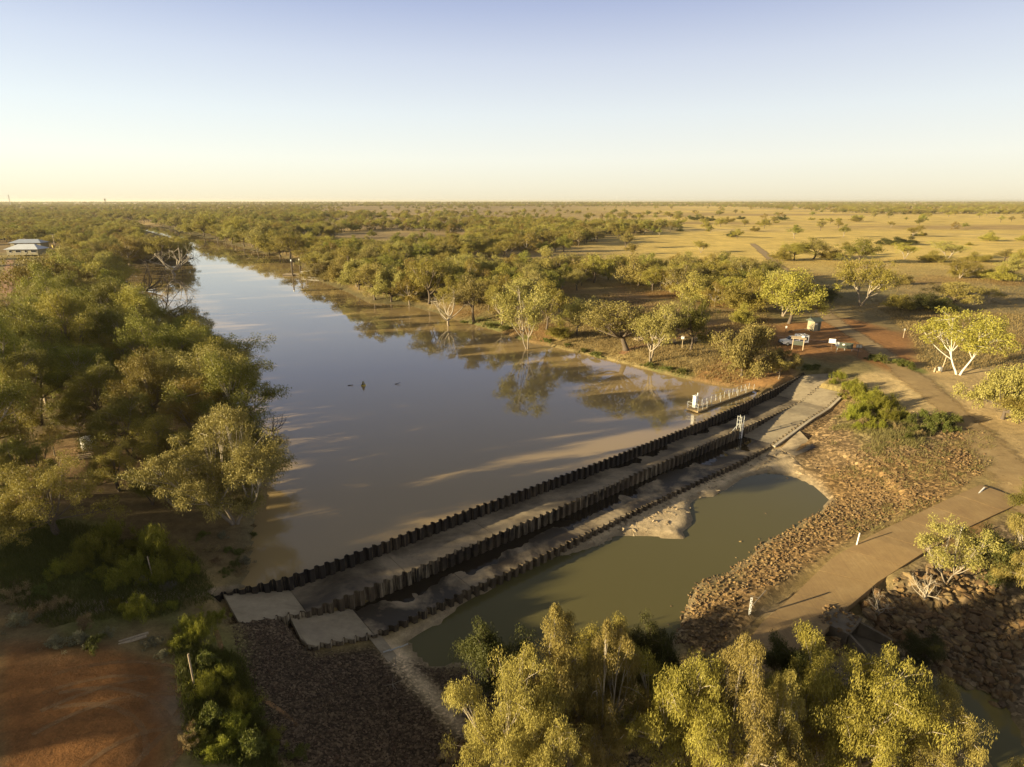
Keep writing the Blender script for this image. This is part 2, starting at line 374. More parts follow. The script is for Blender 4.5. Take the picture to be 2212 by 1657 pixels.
CP = [(300, 1100, 1.6), (100, 1000, 3), (0, 800, 3), (200, 700, 3), (0, 1300, 3.0), (200, 1250, 2.4), (380, 1270, 1.2), (480, 1225, 0.7), (440, 1300, 0.8), (350, 1450, 1.6), (100, 1500, 2.5), (0, 1657, 2.6),
      (300, 1657, 2.1), (500, 1480, 0.7), (560, 1380, 0.1), (470, 1400, 0.7), (600, 1657, 0.2), (640, 1420, -0.9), (700, 1500, -1.2), (760, 1415, -1.9), (850, 1550, -2.4), (870, 1440, -2.6), (1000, 1600, -2.6), (1100, 1657, -2.6),
      (950, 1490, -2.8), (820, 1657, -2.0), (1300, 1530, -2.9), (1300, 1657, -2.8), (1600, 1480, -2.7), (1650, 1352, -1.75), (1760, 1330, -1.65), (1900, 1245, -1.5), (1850, 1190, -1.5), (2050, 1150, -0.8), (2000, 1120, -1.0), (2180, 1075, 0.0),
      (2212, 960, 0.8), (2100, 900, 1.0), (2000, 850, 1.6), (1950, 800, 1.9), (1900, 720, 2.3), (1800, 790, 2.0), (1760, 808, 1.0), (1700, 1200, -2.4), (1600, 1290, -2.3), (1850, 1120, -1.8), (1900, 1000, -0.7),
      (1750, 950, -1.3), (1830, 880, 0.4), (1880, 830, 1.2), (1980, 1000, -0.1), (1800, 1030, -2.0), (1560, 1320, -2.5), (1530, 1370, -2.6), (1900, 1340, -2.7), (2000, 1260, -1.9), (2100, 1330, -2.6), (2212, 1250, -1.2),
      (2212, 1400, -2.6), (2000, 1400, -3.4), (2160, 1450, -3.4), (1840, 1420, -3.4), (2000, 1600, -3.7), (1800, 1600, -2.8), (1250, 740, 1.0), (1350, 760, 1.1), (1300, 690, 2), (1500, 740, 1.7), (1600, 800, 1.2), (1650, 720, 2.2),
      (1400, 640, 2.3), (1000, 600, 2), (800, 560, 2), (600, 480, 2), (1800, 620, 2.4), (2100, 650, 2.3), (2200, 780, 2.0), (1900, 550, 2.2), (150, 560, 2.5), (1650, 990, -2.75), (1560, 1040, -2.75), (1700, 1010, -2.5),
      (1440, 1110, -2.7), (1300, 1165, -2.9), (1000, 1300, -2.9), (870, 1370, -2.75), (1900, 930, 0.6), (2050, 960, 0.5), (1690, 830, 1.0), (1640, 838, 0.5)]
_c = np.array([(*at(a, b, z), z) for a, b, z in CP])
_cx, _cz = _c[:, :2] / 50.0, _c[:, 2]
def _k(d2): return 0.5 * d2 * np.log(d2 + 1e-9)
_n = len(_c); _A = np.zeros((_n + 3, _n + 3)); _A[:_n, :_n] = _k(((_cx[:, None] - _cx[None]) ** 2).sum(2)) + np.eye(_n) * 0.004
_A[:_n, _n] = 1; _A[:_n, _n + 1:] = _cx; _A[_n, :_n] = 1; _A[_n + 1:, :_n] = _cx.T
_w = np.linalg.solve(_A, np.concatenate([_cz, np.zeros(3)]))
def tps(x, y):
    q = np.stack([x, y], -1) / 50.0; out = np.zeros(len(q))
    for i in range(0, len(q), 40000):
        p = q[i:i + 40000]
        out[i:i + 40000] = _k(((p[:, None] - _cx[None]) ** 2).sum(2)) @ _w[:_n] + _w[_n] + p @ _w[_n + 1:]
    return out
_q0, _q1 = np.array(at(1840, 1287, -1.6)), np.array(at(1750, 1380, -1.6))
CE = (_q1 - _q0) / np.linalg.norm(_q1 - _q0); CN = np.array([-CE[1], CE[0]])
CN = CN if CN @ np.array([1.0, -0.3]) > 0 else -CN
CM = np.array(at(1846, 1352, -2.3))
def cul(e, k): return tuple(CM + CE * e + CN * k)
CULV = np.array([cul(-1.3, -1.9), cul(1.3, -1.9), cul(2.0, 3.0), cul(-2.0, 3.0)])
def ground_z(x, y):
    x = np.atleast_1d(np.asarray(x, float)); y = np.atleast_1d(np.asarray(y, float))
    sh = x.shape; x = x.ravel(); y = y.ravel(); z = np.full(x.shape, 2.1)
    r = np.hypot(x - 15, y - 70); near = r < 330
    if near.any():
        zz = np.clip(tps(x[near], y[near]), -4.2, 3.1); w = smooth01(150, 320, r[near]); z[near] = zz * (1 - w) + 2.1 * w
    z = z + (fbm(x, y, 7.0, 3) - 0.5) * 0.35
    s, t = xy2st(x, y); up = t < wt(0, s) + 0.2
    m = (x > -900) & (x < 120) & (y < 1500)
    d = np.full(x.shape, -1e3); d[m] = sdist(x[m], y[m], RIVER)
    z = np.where(d > 0, np.minimum(z, -0.12 - np.minimum(d * 0.3, 1.3)), z)
    edge = (d <= 0) & (d > -30) & up
    bank = 0.05 + np.minimum(-d * 0.16, 2.4)
    z = np.where(edge, np.clip(z, 0.05, bank + 0.25), z)
    m = (x > -30) & (x < 90) & (y > 15) & (y < 90)
    for poly, lv in ((POOL, PZ), (STREAM, SZ)):
        d = np.full(x.shape, -1e3); d[m] = sdist(x[m], y[m], poly)
        z = np.where(d > 0, lv - 0.08 - np.minimum(d * 0.2, 1.0), z)
        e = (d <= 0) & (d > -7)
        z = np.where(e, np.clip(z, lv + 0.03 + np.minimum(-d * 0.04, 0.3), lv + 0.10 + np.minimum(-d * 0.22, 2.0)), z)
    m2 = (s > -29.3) & (s < 70.8) & (t > wt(0, s) - 0.3 + np.maximum(s - 66.4, 0) * 0.68) & (t < wt(1, s) + 0.1); z = np.where(m2, np.minimum(z, slab_z(0, s) - 0.5), z)
    m3 = (s > -25.6) & (s < 63.2) & (t >= wt(1, s)) & (t < wt(2, s) + 0.15); z = np.where(m3, np.minimum(z, slab_z(1, s) - 0.5), z)
    m4 = (s > 38.5) & (s < 64) & (t >= wt(2, s) + 0.1) & (t < wt(2, s) + 3.2); z = np.where(m4, np.minimum(z, wtop(2, s) - 0.22 - np.minimum(np.maximum(t - wt(2, s) - 0.9, 0) * 0.12, 0.2)), z)
    d = np.full(x.shape, -1e3); d[m] = sdist(x[m], y[m], CULV); z = np.where(d > -0.2, np.minimum(z, -3.75), z)
    if CLAMP:
        c, zc_, hw = CLAMP; m = (x > 15) & (x < 75) & (y > 25) & (y < 75); q = np.stack([x[m], y[m]], 1); dd = ((q[:, None] - c[None]) ** 2).sum(2); k = dd.argmin(1); r_ = np.sqrt(dd.min(1)) - hw[k]
        zm = z[m]; top = zc_[k] - 0.16; zm = np.where(r_ < 0.35, np.minimum(zm, top), np.where(r_ < 2.5, np.clip(zm, top - 0.1 - (r_ - 0.35) * 0.75, top + (r_ - 0.35) * 0.5), zm))
        cd_ = sdist(q[:, 0], q[:, 1], CULV); z[m] = np.where(cd_ > -0.2, np.minimum(zm, -3.75), zm)
    return z.reshape(sh)
CLAMP = []
def gz(x, y): return float(ground_z([x], [y])[0])
def spot(px, py, z=1.5):
    """the place on the ground seen at this pixel"""
    for _ in range(12):
        x, y = at(px, py, z); zn = gz(x, y); z = z * 0.35 + zn * 0.65
    return x, y, gz(x, y)

def resample(p, n):
    p = np.asarray(p, float); d = np.concatenate([[0], np.cumsum(np.linalg.norm(np.diff(p, axis=0), axis=1))]); q = np.linspace(0, d[-1], n)
    return np.stack([np.interp(q, d, p[:, 0]), np.interp(q, d, p[:, 1])], 1)
CU = P([(2112, 1075), (2013, 1113), (1915, 1150), (1794, 1203), (1760, 1231), (1705, 1278), (1649, 1326), (1593, 1402), (1560, 1450)], -1.5)
CL = P([(2205, 1111), (2167, 1127), (2069, 1164), (1985, 1206), (1898, 1248), (1831, 1295), (1755, 1374), (1719, 1412), (1700, 1455)], -1.5)
CU, CL = resample(CU, 81), resample(CL, 81)
cz = ground_z(0.5 * (CU[:, 0] + CL[:, 0]), 0.5 * (CU[:, 1] + CL[:, 1]))
cz = np.convolve(np.pad(cz, 12, 'edge'), np.ones(25) / 25, 'valid') + 0.22
CLAMP[:] = [0.5 * (CU + CL), cz, 0.5 * np.linalg.norm(CU - CL, axis=1)]
# ------------------------------------------------------------------ ground sheet
def axis(lo, hi, step, far, g):
    core = np.arange(lo, hi + 1e-6, step); a = []; v, h = hi, step
    while v < far[1]: h *= g; v += h; a.append(v)
    b = []; v, h = lo, step
    while v > far[0]: h *= g; v -= h; b.append(v)
    return np.array(b[::-1] + list(core) + a)
GX = axis(-62, 98, 0.5, (-45000, 45000), 1.045); GY = axis(14, 132, 0.5, (-300, 70000), 1.035)
nx, ny = len(GX), len(GY)
X, Y = np.meshgrid(GX, GY); X = X.ravel(); Y = Y.ravel(); Z = ground_z(X, Y)
print('ground', nx, ny, nx * ny)
def lerp(c, d, w): return c * (1 - w[:, None]) + np.array(d)[None] * w[:, None]
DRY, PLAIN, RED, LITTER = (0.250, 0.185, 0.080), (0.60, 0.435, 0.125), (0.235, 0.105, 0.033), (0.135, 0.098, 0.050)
GRAV, SAND, STONY, GREEN, OLIVE = (0.085, 0.060, 0.038), (0.560, 0.430, 0.260), (0.23, 0.145, 0.062), (0.13, 0.15, 0.035), (0.20, 0.165, 0.070)
C = np.tile(np.array(DRY), (len(X), 1)); K = np.zeros((len(X), 3))
f1 = fbm(X, Y, 22, 5); f2 = fbm(X, Y, 6, 9); far = smooth01(170, 330, Y)
C = lerp(C, OLIVE, smooth01(0.45, 0.62, f1) * 0.8)
C = lerp(C, RED, smooth01(0.52, 0.66, fbm(X, Y, 30, 21)) * 0.6)
nearm = (np.abs(X) < 420) & (Y < 700)
def zone(poly_px, z, col, edge=2.0, amt=1.0, jit=2.5, k=None):
    global C
    pl = P(poly_px, z); lo = pl.min(0) - 12; hi = pl.max(0) + 12
    m = np.where((X > lo[0]) & (X < hi[0]) & (Y > lo[1]) & (Y < hi[1]))[0]
    d = sdist(X[m], Y[m], pl) + (fbm(X[m], Y[m], 5, 31) - 0.5) * jit * 2
    w = smooth01(-edge, edge, d) * amt
    C[m] = C[m] * (1 - w[:, None]) + np.array(col)[None] * w[:, None]
    if k is not None: K[m, k] = np.maximum(K[m, k], w)
# the open plain: dry gold grass with darker bands far out
fp = fbm(X, Y * 3.2, 420, 41, 5)
wp = far * smooth01(-0.15, 0.25, X / np.maximum(Y, 1) - 0.05)
C = lerp(C, PLAIN, wp); C = lerp(C, (0.34, 0.225, 0.095), wp * smooth01(0.5, 0.68, fp) * 0.8); C = lerp(C, (0.56, 0.42, 0.19), wp * smooth01(0.55, 0.7, fbm(X, Y * 4, 900, 47, 4)) * 0.6)
wl_ = far * (1 - smooth01(-0.1, 0.3, X / np.maximum(Y, 1))); C = lerp(C, (0.26, 0.18, 0.085), wl_ * 0.8)
C = lerp(C, (0.42, 0.30, 0.13), wl_ * smooth01(0.48, 0.62, fbm(X, Y * 2, 160, 51)) * 0.8)
# left bank
zone([(0, 1700), (0, 1405), (150, 1390), (330, 1400), (392, 1480), (372, 1560), (345, 1700), (-900, 1700), (-900, 1405)], 2.3, RED, 0.8, 1.0, 1.2)
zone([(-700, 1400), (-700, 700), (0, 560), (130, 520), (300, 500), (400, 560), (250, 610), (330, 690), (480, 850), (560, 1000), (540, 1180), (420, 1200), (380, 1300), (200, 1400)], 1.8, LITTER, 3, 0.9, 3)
zone([(20, 1130), (200, 1120), (240, 1190), (60, 1260), (-200, 1300), (-300, 1150)], 2.5, GREEN, 2, 0.6, 3)
zone([(0, 1010), (130, 940), (250, 960), (330, 1020), (200, 1060), (0, 1090)], 2.5, (0.30, 0.185, 0.09), 3, 0.7, 3)
zone([(100, 1250), (330, 1150), (420, 1230), (330, 1310), (180, 1370)], 2.0, GREEN, 2, 0.7, 2)
zone([(310, 1290), (470, 1262), (545, 1240), (600, 1225), (540, 1262), (470, 1280), (380, 1300), (200, 1350), (100, 1370), (180, 1330)], 0.8, (0.30, 0.23, 0.16), 0.6, 1, 0.8)
zone([(500, 1352), (640, 1345), (690, 1400), (800, 1385), (870, 1440), (1000, 1570), (1080, 1700), (560, 1700), (500, 1560), (520, 1440)], -1.5, GRAV, 1.0, 1.0, 1.5, 0)
zone([(370, 1340), (520, 1350), (545, 1500), (600, 1700), (420, 1700), (400, 1560), (440, 1440)], 0.8, GREEN, 1.2, 0.55, 2.0)
zone([(390, 1390), (440, 1400), (450, 1500), (400, 1600), (360, 1550)], 1.5, (0.27, 0.20, 0.13), 1, 0.9, 1)
# sand and mud round the pool
zone([(820, 1375), (870, 1395), (905, 1440), (960, 1500), (1020, 1560), (1000, 1590), (920, 1510), (850, 1430)], -2.7, SAND, 0.5, 1, 0.5)
zone([(860, 1375), (960, 1320), (1100, 1220), (1290, 1150), (1440, 1060), (1620, 990), (1690, 975), (1730, 1000), (1800, 1040), (1860, 1075), (1820, 1095), (1780, 1100), (1700, 1040), (1600, 1060), (1500, 1170), (1330, 1180), (1100, 1260), (960, 1370)], -2.9, SAND, 0.7, 1, 0.8)
zone([(900, 1440), (1000, 1440), (1060, 1480), (1100, 1600), (1010, 1560)], -2.9, GRAV, 0.8, 1, 1, 0)
zone([(1000, 1450), (1450, 1420), (1600, 1480), (1800, 1430), (1900, 1480), (2000, 1700), (1050, 1700)], -2.9, (0.13, 0.10, 0.065), 1, 0.9, 1.5, 0)
# stony slope
zone([(1733, 976), (1783, 1001), (1957, 962), (2111, 953), (2148, 1021), (2111, 1063), (2013, 1107), (1929, 1127), (1845, 1160), (1761, 1211), (1640, 1300), (1600, 1360), (1480, 1400), (1470, 1300), (1593, 1230), (1704, 1141), (1789, 1090), (1775, 1020)], -1.6, STONY, 1.0, 1, 1.2, 1)
zone([(1735, 900), (1840, 860), (1960, 900), (2110, 940), (2000, 985), (1860, 1000), (1740, 985)], -0.4, (0.24, 0.165, 0.085), 1.5, 0.9, 2, 1)
zone([(1800, 905), (1900, 880), (2010, 930), (1960, 960), (1860, 960)], 0, OLIVE, 1.5, 0.8, 2)
zone([(1840, 820), (1920, 800), (2010, 850), (2070, 910), (1980, 910), (1900, 860)], 1.2, (0.40, 0.295, 0.145), 1.5, 1, 1)
zone([(1640, 1300), (1760, 1240), (2120, 1080), (2212, 1060), (2212, 1090), (1900, 1230), (1700, 1330)], -1.5, (0.30, 0.22, 0.125), 0.8, 0.8, 1)
zone([(1850, 1330), (1980, 1240), (2212, 1130), (2300, 1300), (2300, 1500), (2150, 1500), (1950, 1450)], -2.2, (0.19, 0.14, 0.085), 1, 0.9, 1.2, 1)
# right bank
zone([(1960, 790), (2212, 800), (2300, 1000), (2250, 1080), (2140, 960), (2040, 850)], 1.6, (0.42, 0.30, 0.145), 2.5, 0.9, 3)
zone([(1660, 705), (1760, 695), (1830, 690), (1960, 720), (1990, 790), (1930, 800), (1840, 770), (1700, 765), (1640, 740)], 2.2, (0.30, 0.150, 0.055), 2.5, 1, 3)
zone([(1570, 770), (1720, 800), (1720, 820), (1640, 840), (1560, 828), (1480, 808)], 1.0, (0.35, 0.19, 0.075), 1.5, 0.9, 2)
zone([(1180, 742), (1240, 700), (1320, 735), (1500, 730), (1560, 770), (1480, 808), (1330, 775)], 1.1, (0.33, 0.25, 0.105), 1.5, 0.9, 2)
zone([(1340, 620), (1500, 700), (1650, 690), (1700, 720), (1560, 740), (1300, 690)], 2, (0.27, 0.155, 0.072), 4, 0.8, 3)
for px, py, r in ((1430, 795, 3), (1470, 803, 3), (1290, 768, 2.5), (1080, 705, 4), (1130, 728, 3), (860, 650, 5), (1020, 695, 5), (1745, 795, 2.2), (1960, 798, 3)):
    gx, gy, _ = spot(px, py, 0.6); d = np.hypot(X - gx, (Y - gy) * 1.0) + (f2 - 0.5) * r * 1.6
    C = lerp(C, GREEN, smooth01(r, r * 0.4, d) * 0.85)
zone([(0, 600), (45, 585), (120, 560), (130, 580), (60, 600), (42, 690), (0, 700), (-200, 700), (-200, 600)], 2.4, (0.29, 0.165, 0.075), 2, 0.9, 2)
zone([(0, 545), (130, 545), (110, 575), (0, 590), (-100, 570)], 2.3, (0.30, 0.24, 0.09), 3, 0.8, 3)
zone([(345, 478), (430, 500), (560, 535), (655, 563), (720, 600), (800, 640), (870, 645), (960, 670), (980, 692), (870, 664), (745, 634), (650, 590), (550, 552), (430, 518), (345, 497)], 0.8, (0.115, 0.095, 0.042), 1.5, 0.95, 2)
# damp rim at every waterline
m = nearm; dd = np.full(len(X), -1e3); dd[m] = sdist(X[m], Y[m], RIVER)
C = lerp(C, (0.10, 0.085, 0.045), smooth01(-1.6, -0.2, dd) * 0.55)
dd[m] = sdist(X[m], Y[m], POOL); C = lerp(C, (0.20, 0.155, 0.095), smooth01(-1.0, -0.1, dd) * 0.7)
C *= (0.82 + 0.36 * fbm(X, Y, 3.0, 61))[:, None]
i = np.arange(ny - 1)[:, None] * nx + np.arange(nx - 1)[None]
F = np.stack([i, i + 1, i + 1 + nx, i + nx], -1).reshape(-1, 4)

def ground_mat():
    m, n, l, b = new_mat('ground'); co = geo_co(n)
    a = n.new('ShaderNodeAttribute'); a.attribute_name = 'tone'; k = n.new('ShaderNodeAttribute'); k.attribute_name = 'cover'
    c = a.outputs['Color']
    sp = n.new('ShaderNodeSeparateColor'); l.new(k.outputs['Color'], sp.inputs[0])
    n1 = noise(n, l, 1.3, co, 8, 0.7); n2 = noise(n, l, 0.05, co, 6, 0.65); n3 = noise(n, l, 7, co, 5, 0.7)
    g = math_n(n, l, 'ADD', math_n(n, l, 'MULTIPLY', n1, 0.9), math_n(n, l, 'MULTIPLY', n2, 0.7)); g = math_n(n, l, 'ADD', g, math_n(n, l, 'MULTIPLY', n3, 0.6))
    c = mix(n, l, 1.0, c, math_n(n, l, 'POWER', math_n(n, l, 'MULTIPLY', g, 0.93), 1.9), 'MULTIPLY')
    for ch, sc_, hi in ((0, 7.0, 1.9), (1, 3.2, 1.5)):
        v = n.new('ShaderNodeTexVoronoi'); v.inputs['Scale'].default_value = sc_; l.new(co, v.inputs['Vector'])
        s2 = n.new('ShaderNodeSeparateColor'); l.new(v.outputs['Color'], s2.inputs[0])
        f = math_n(n, l, 'ADD', math_n(n, l, 'MULTIPLY', math_n(n, l, 'POWER', s2.outputs[0], 2.0), hi), 0.45)
        c = mix(n, l, sp.outputs[ch], c, mix(n, l, 1.0, c, f, 'MULTIPLY'))
    l.new(c, b.inputs['Base Color']); b.inputs['Roughness'].default_value = 0.95; b.inputs['Specular IOR Level'].default_value = 0.15
    bump(n, l, math_n(n, l, 'ADD', n1, math_n(n, l, 'MULTIPLY', n3, 0.4)), 0.55, 0.18, b)
    return m
M['ground'] = ground_mat()
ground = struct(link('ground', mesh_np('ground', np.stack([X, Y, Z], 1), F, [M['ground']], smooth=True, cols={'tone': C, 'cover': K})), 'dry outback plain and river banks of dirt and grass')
GRID_Z = Z.reshape(ny, nx)
def sheet_z(x, y):
    """height of the ground mesh itself"""
    x = np.asarray(x, float); y = np.asarray(y, float)
    i = np.clip(np.searchsorted(GX, x) - 1, 0, nx - 2); j = np.clip(np.searchsorted(GY, y) - 1, 0, ny - 2)
    u = (x - GX[i]) / (GX[i + 1] - GX[i]); v = (y - GY[j]) / (GY[j + 1] - GY[j])
    return GRID_Z[j, i] * (1 - u) * (1 - v) + GRID_Z[j, i + 1] * u * (1 - v) + GRID_Z[j + 1, i] * (1 - u) * v + GRID_Z[j + 1, i + 1] * u * v

# ------------------------------------------------------------------ water sheets
def sheet(name, poly, z, mat, label, grow=1.2):
    b = MB(); me = bpy.data.meshes.new(name)
    c = poly.mean(0)
    q = np.array(poly)
    nrm = np.roll(q, -1, 0) - np.roll(q, 1, 0); nrm = np.stack([nrm[:, 1], -nrm[:, 0]], 1); nrm /= np.linalg.norm(nrm, axis=1)[:, None] + 1e-9
    area = 0.5 * np.sum(q[:, 0] * np.roll(q[:, 1], -1) - np.roll(q[:, 0], -1) * q[:, 1])
    g = grow if np.isscalar(grow) else np.asarray(grow)[:, None]
    q = q + nrm * (g if area > 0 else -g)
    me.from_pydata([(x, y, z) for x, y in q], [], [tuple(range(len(q)))[::1 if area > 0 else -1]]); me.materials.append(mat); me.update()
    return struct(link(name, me), label)
gr = np.full(len(RIVER), 1.0); gr[-9:] = -0.0; gr[20:26] = 4
sheet('river_water', RIVER, 0.0, M['river'], 'broad muddy brown river held back by the weir', gr)
sheet('pool_water', POOL, PZ, M['pool'], 'olive green pool below the weir', 0.9)
sheet('stream_water', STREAM, SZ, M['pool'], 'muddy stream leaving the culvert', 0.6)

# ------------------------------------------------------------------ weir: three sheet-pile walls and the concrete steps between
PITCHW, WD = 0.88, 0.34
def wave(s): 
    p = np.mod((np.asarray(s, float) + 40.0) / PITCHW, 1.0)
    return WD * np.clip(np.minimum((p - 0.14) / 0.16, (0.86 - p) / 0.16), 0, 1)
def pile_mesh(name, mat, depth):
    ps = [0.0, 0.14, 0.30, 0.70, 0.86, 1.0]; V = []; Fq = []
    off = [0, 0, WD, WD, 0, 0]; n = len(ps)
    for zz in (-depth, 0.0):
        for th in (0.0, -0.05):
            for p, o in zip(ps, off): V.append((p * PITCHW, -(o + th), zz))   # local y is upstream
    # order: bottom front, bottom back, top front, top back
    for i in range(n - 1):
        bf, bb, tf, tb = i, n + i, 2 * n + i, 3 * n + i
        Fq += [(bf, bf + 1, tf + 1, tf), (bb + 1, bb, tb, tb + 1), (tf, tf + 1, tb + 1, tb)]
    Fq += [(0, 2 * n, 3 * n, n), (n - 1, 2 * n - 1, 4 * n - 1, 3 * n - 1)]
    return mesh_np(name, np.array(V), np.array(Fq), [mat])
WALLS = [(-30.0 + 0.08, 67.8, 2.3, 'pile_black', 'dark steel sheet-pile wall holding back the river, tallest and nearest the water'),
         (-28.72, 70.3, 2.3, 'pile_brown', 'stained sheet-pile wall in the middle of the weir between two concrete steps'),
         (-25.2, 62.6, 2.0, 'pile_low', 'lowest sheet-pile wall of the weir beside the sand and olive pool')]
for k, (s0, s1, dep, mt, lab) in enumerate(WALLS):
    s0 = math.floor((s0 + 40) / PITCHW) * PITCHW - 40
    x0, y0 = st2xy(s0, float(wt(k, s0)))
    root = empty('sheet_pile_wall', (x0, y0, 0), 0, lab, 'weir wall', 'sheet-pile walls of the weir')
    me = pile_mesh('sheet_pile', M[mt], dep); s = s0
    while s < s1:
        a = st2xy(s, float(wt(k, s))); b = st2xy(s + PITCHW, float(wt(k, s + PITCHW)))
        ang = math.atan2(b[1] - a[1], b[0] - a[0])
        link('sheet_pile', me, root, (a[0] - x0, a[1] - y0, float(wtop(k, s + 0.4)) + rnd.gauss(0, 0.03)), ang)
        s += PITCHW
def step_panel(k, s0, s1, mat, parent, rough, zoff, tilt, nt=12):
    ss = np.unique(np.concatenate([np.arange(s0, s1, 0.22), [s1]])); V = []
    ta = np.maximum(wt(k, ss) + 0.12, np.where((ss > 66.4) & (k == 0), -0.55 + (ss - 66.4) * 0.66, -9)); tb = wt(k + 1, ss) + wave(ss) - 0.025
    q = np.linspace(0, 1, nt + 1)
    T = ta[:, None] * (1 - q) + tb[:, None] * q; S = np.repeat(ss[:, None], nt + 1, 1)
    Xs, Ys = WO[0] + WU[0] * S + WN[0] * T, WO[1] + WU[1] * S + WN[1] * T
    Zs = slab_z(k, S) + (zoff(S) if callable(zoff) else zoff) + tilt * (q[None] - 0.5) + (fbm(Xs.ravel(), Ys.ravel(), 3.2, 71 + k).reshape(S.shape) - 0.5) * rough * 2
    n0, n1 = S.shape; top = np.stack([Xs, Ys, Zs], -1).reshape(-1, 3); bot = top.copy(); bot[:, 2] -= 0.45
    N = n0 * n1; i = (np.arange(n0 - 1)[:, None] * n1 + np.arange(n1 - 1)[None]).ravel()
    F1 = np.stack([i, i + 1, i + 1 + n1, i + n1], 1)[:, ::-1]
    e1 = np.arange(n0 - 1) * n1; e2 = e1 + n1 - 1; e3 = np.arange(n1 - 1); e4 = (n0 - 1) * n1 + e3
    side = [np.stack([e1, e1 + n1, e1 + n1 + N, e1 + N], 1), np.stack([e2 + n1, e2, e2 + N, e2 + n1 + N], 1), np.stack([e3 + 1, e3, e3 + N, e3 + 1 + N], 1), np.stack([e4, e4 + 1, e4 + 1 + N, e4 + N], 1)]
    return link('concrete_panel', mesh_np('concrete_panel', np.concatenate([top, bot]), [F1] + side, [mat]), parent)
up = empty('weir_step', (0, 0, 0), 0, 'upper concrete step of the weir behind the tall dark wall, dry panels and puddles', 'weir step', 'concrete steps of the weir')
lo = empty('weir_step', (0, 0, 0), 0, 'lower concrete step of the weir, mostly wet and dark with pale dry patches', 'weir step', 'concrete steps of the weir')
js = [-28.6, -23.85, -15.2, -5.6, 4.2, 14.0, 23.8, 33.5, 43.0, 50.5, 57.0, 62.2, 66.4, 70.4]
for a, b in zip(js, js[1:]):
    dry = a < -24 or a > 56
    step_panel(0, a + 0.015, b - 0.025, M['slab_dry' if dry else 'slab_mid'], up, 0.004 if dry else 0.05, lambda s: np.interp(s, [-24, -23.8, 4, 10, 44, 52, 68], [0, 0.06, 0.06, 0.0, 0.0, 0.04, 0]), 0.0 if dry else 0.07)
js = [-25.1, -20.25, -11.0, -1.5, 8.0, 17.5, 27.0, 33.5, 39.5, 47.0, 55.0, 63.0]
for a, b in zip(js, js[1:]):
    dry = a < -21 or a > 39
    step_panel(1, a + 0.015, b - 0.025, M['slab_dry' if dry else 'slab_low'], lo, 0.004 if dry else 0.075, 0.0, 0.0 if dry else 0.10)
def puddle(k, s0, s1, z, a0, a1):
    ss = np.arange(s0, s1, 0.44); b = MB(); V = []
    for s in ss: V.append((*st2xy(s, float(wt(k, s)) + a0), z))
    for s in ss[::-1]: V.append((*st2xy(s, float(wt(k + 1, s)) + a1), z))
    me = bpy.data.meshes.new('puddle_water'); n = len(ss)
    me.from_pydata(V, [], [(i, 2 * n - 1 - i, 2 * n - 2 - i, i + 1) for i in range(n - 1)]); me.materials.append(M['puddle'])
    return struct(link('puddle_water', me), 'thin dark water lying on the concrete step')
puddle(0, -23.6, 50, -0.925, 0.2, 0.0); puddle(1, -20.1, 39.5, -2.208, 0.2, 0.05)
# toe strip at the left end and broken slabs at the right end
def px_slab(name, pts, z0s, th, mat, label, cat='concrete slab', group=None, sub=6):
    W_ = [(*at(px, py, z), z) for (px, py), z in zip(pts, z0s)]
    V = []; a, b, c, d = [np.array(w) for w in W_]
    for i in range(sub + 1):
        for j in range(sub + 1):
            u, v = i / sub, j / sub; V.append((a * (1 - u) + b * u) * (1 - v) + (d * (1 - u) + c * u) * v)
    V = np.array(V); V[:, 2] += (fbm(V[:, 0], V[:, 1], 1.5, 91) - 0.5) * 0.04; N = len(V); n1 = sub + 1
    i = (np.arange(sub)[:, None] * n1 + np.arange(sub)[None]).ravel(); F1 = np.stack([i, i + 1, i + 1 + n1, i + n1], 1)
    ring = [k * n1 for k in range(sub)] + [sub * n1 + k for k in range(sub)] + [(sub - k) * n1 + sub for k in range(sub)] + [sub - k for k in range(sub)]
    Fs = np.array([(ring[k], ring[(k + 1) % len(ring)], ring[(k + 1) % len(ring)] + N, ring[k] + N) for k in range(len(ring))])
    B = V.copy(); B[:, 2] -= th
    o = link(name, mesh_np(name, np.concatenate([V, B]), [F1, Fs], [mat])); bm_fix(o); return tag(o, label, cat, group)
import bmesh
def bm_fix(o):
    b = bmesh.new(); b.from_mesh(o.data); bmesh.ops.recalc_face_normals(b, faces=b.faces); b.to_mesh(o.data); b.free()
px_slab('concrete_slab', [(792, 1371), (824, 1373), (872, 1435), (845, 1438)], [-2.3, -2.5, -2.75, -2.5], 0.6, M['slab_dry'], 'narrow concrete strip running down from the weir towards the gravel slope')
px_slab('concrete_slab', [(627, 1334), (641, 1334), (672, 1393), (650, 1380)], [-0.9, -0.95, -1.05, -1.0], 0.5, M['slab_dry'], 'small tilted concrete offcut at the gravel edge of the lower slab')
for pts, zs, lab in (([(1668, 960), (1727, 930), (1762, 966), (1716, 985)], [-2.2, -1.65, -1.9, -2.35], 'cracked concrete apron slab beside the stony slope, upper piece'),
                     ([(1664, 963), (1712, 988), (1730, 1006), (1655, 985)], [-2.25, -2.36, -2.55, -2.6], 'cracked concrete apron slab next to the sand, lower piece')):
    px_slab('concrete_slab', pts, [spot(*q_, z_)[2] + 0.06 for q_, z_ in zip(pts, zs)], 0.5, M['slab_low'], lab, group='broken apron slabs')
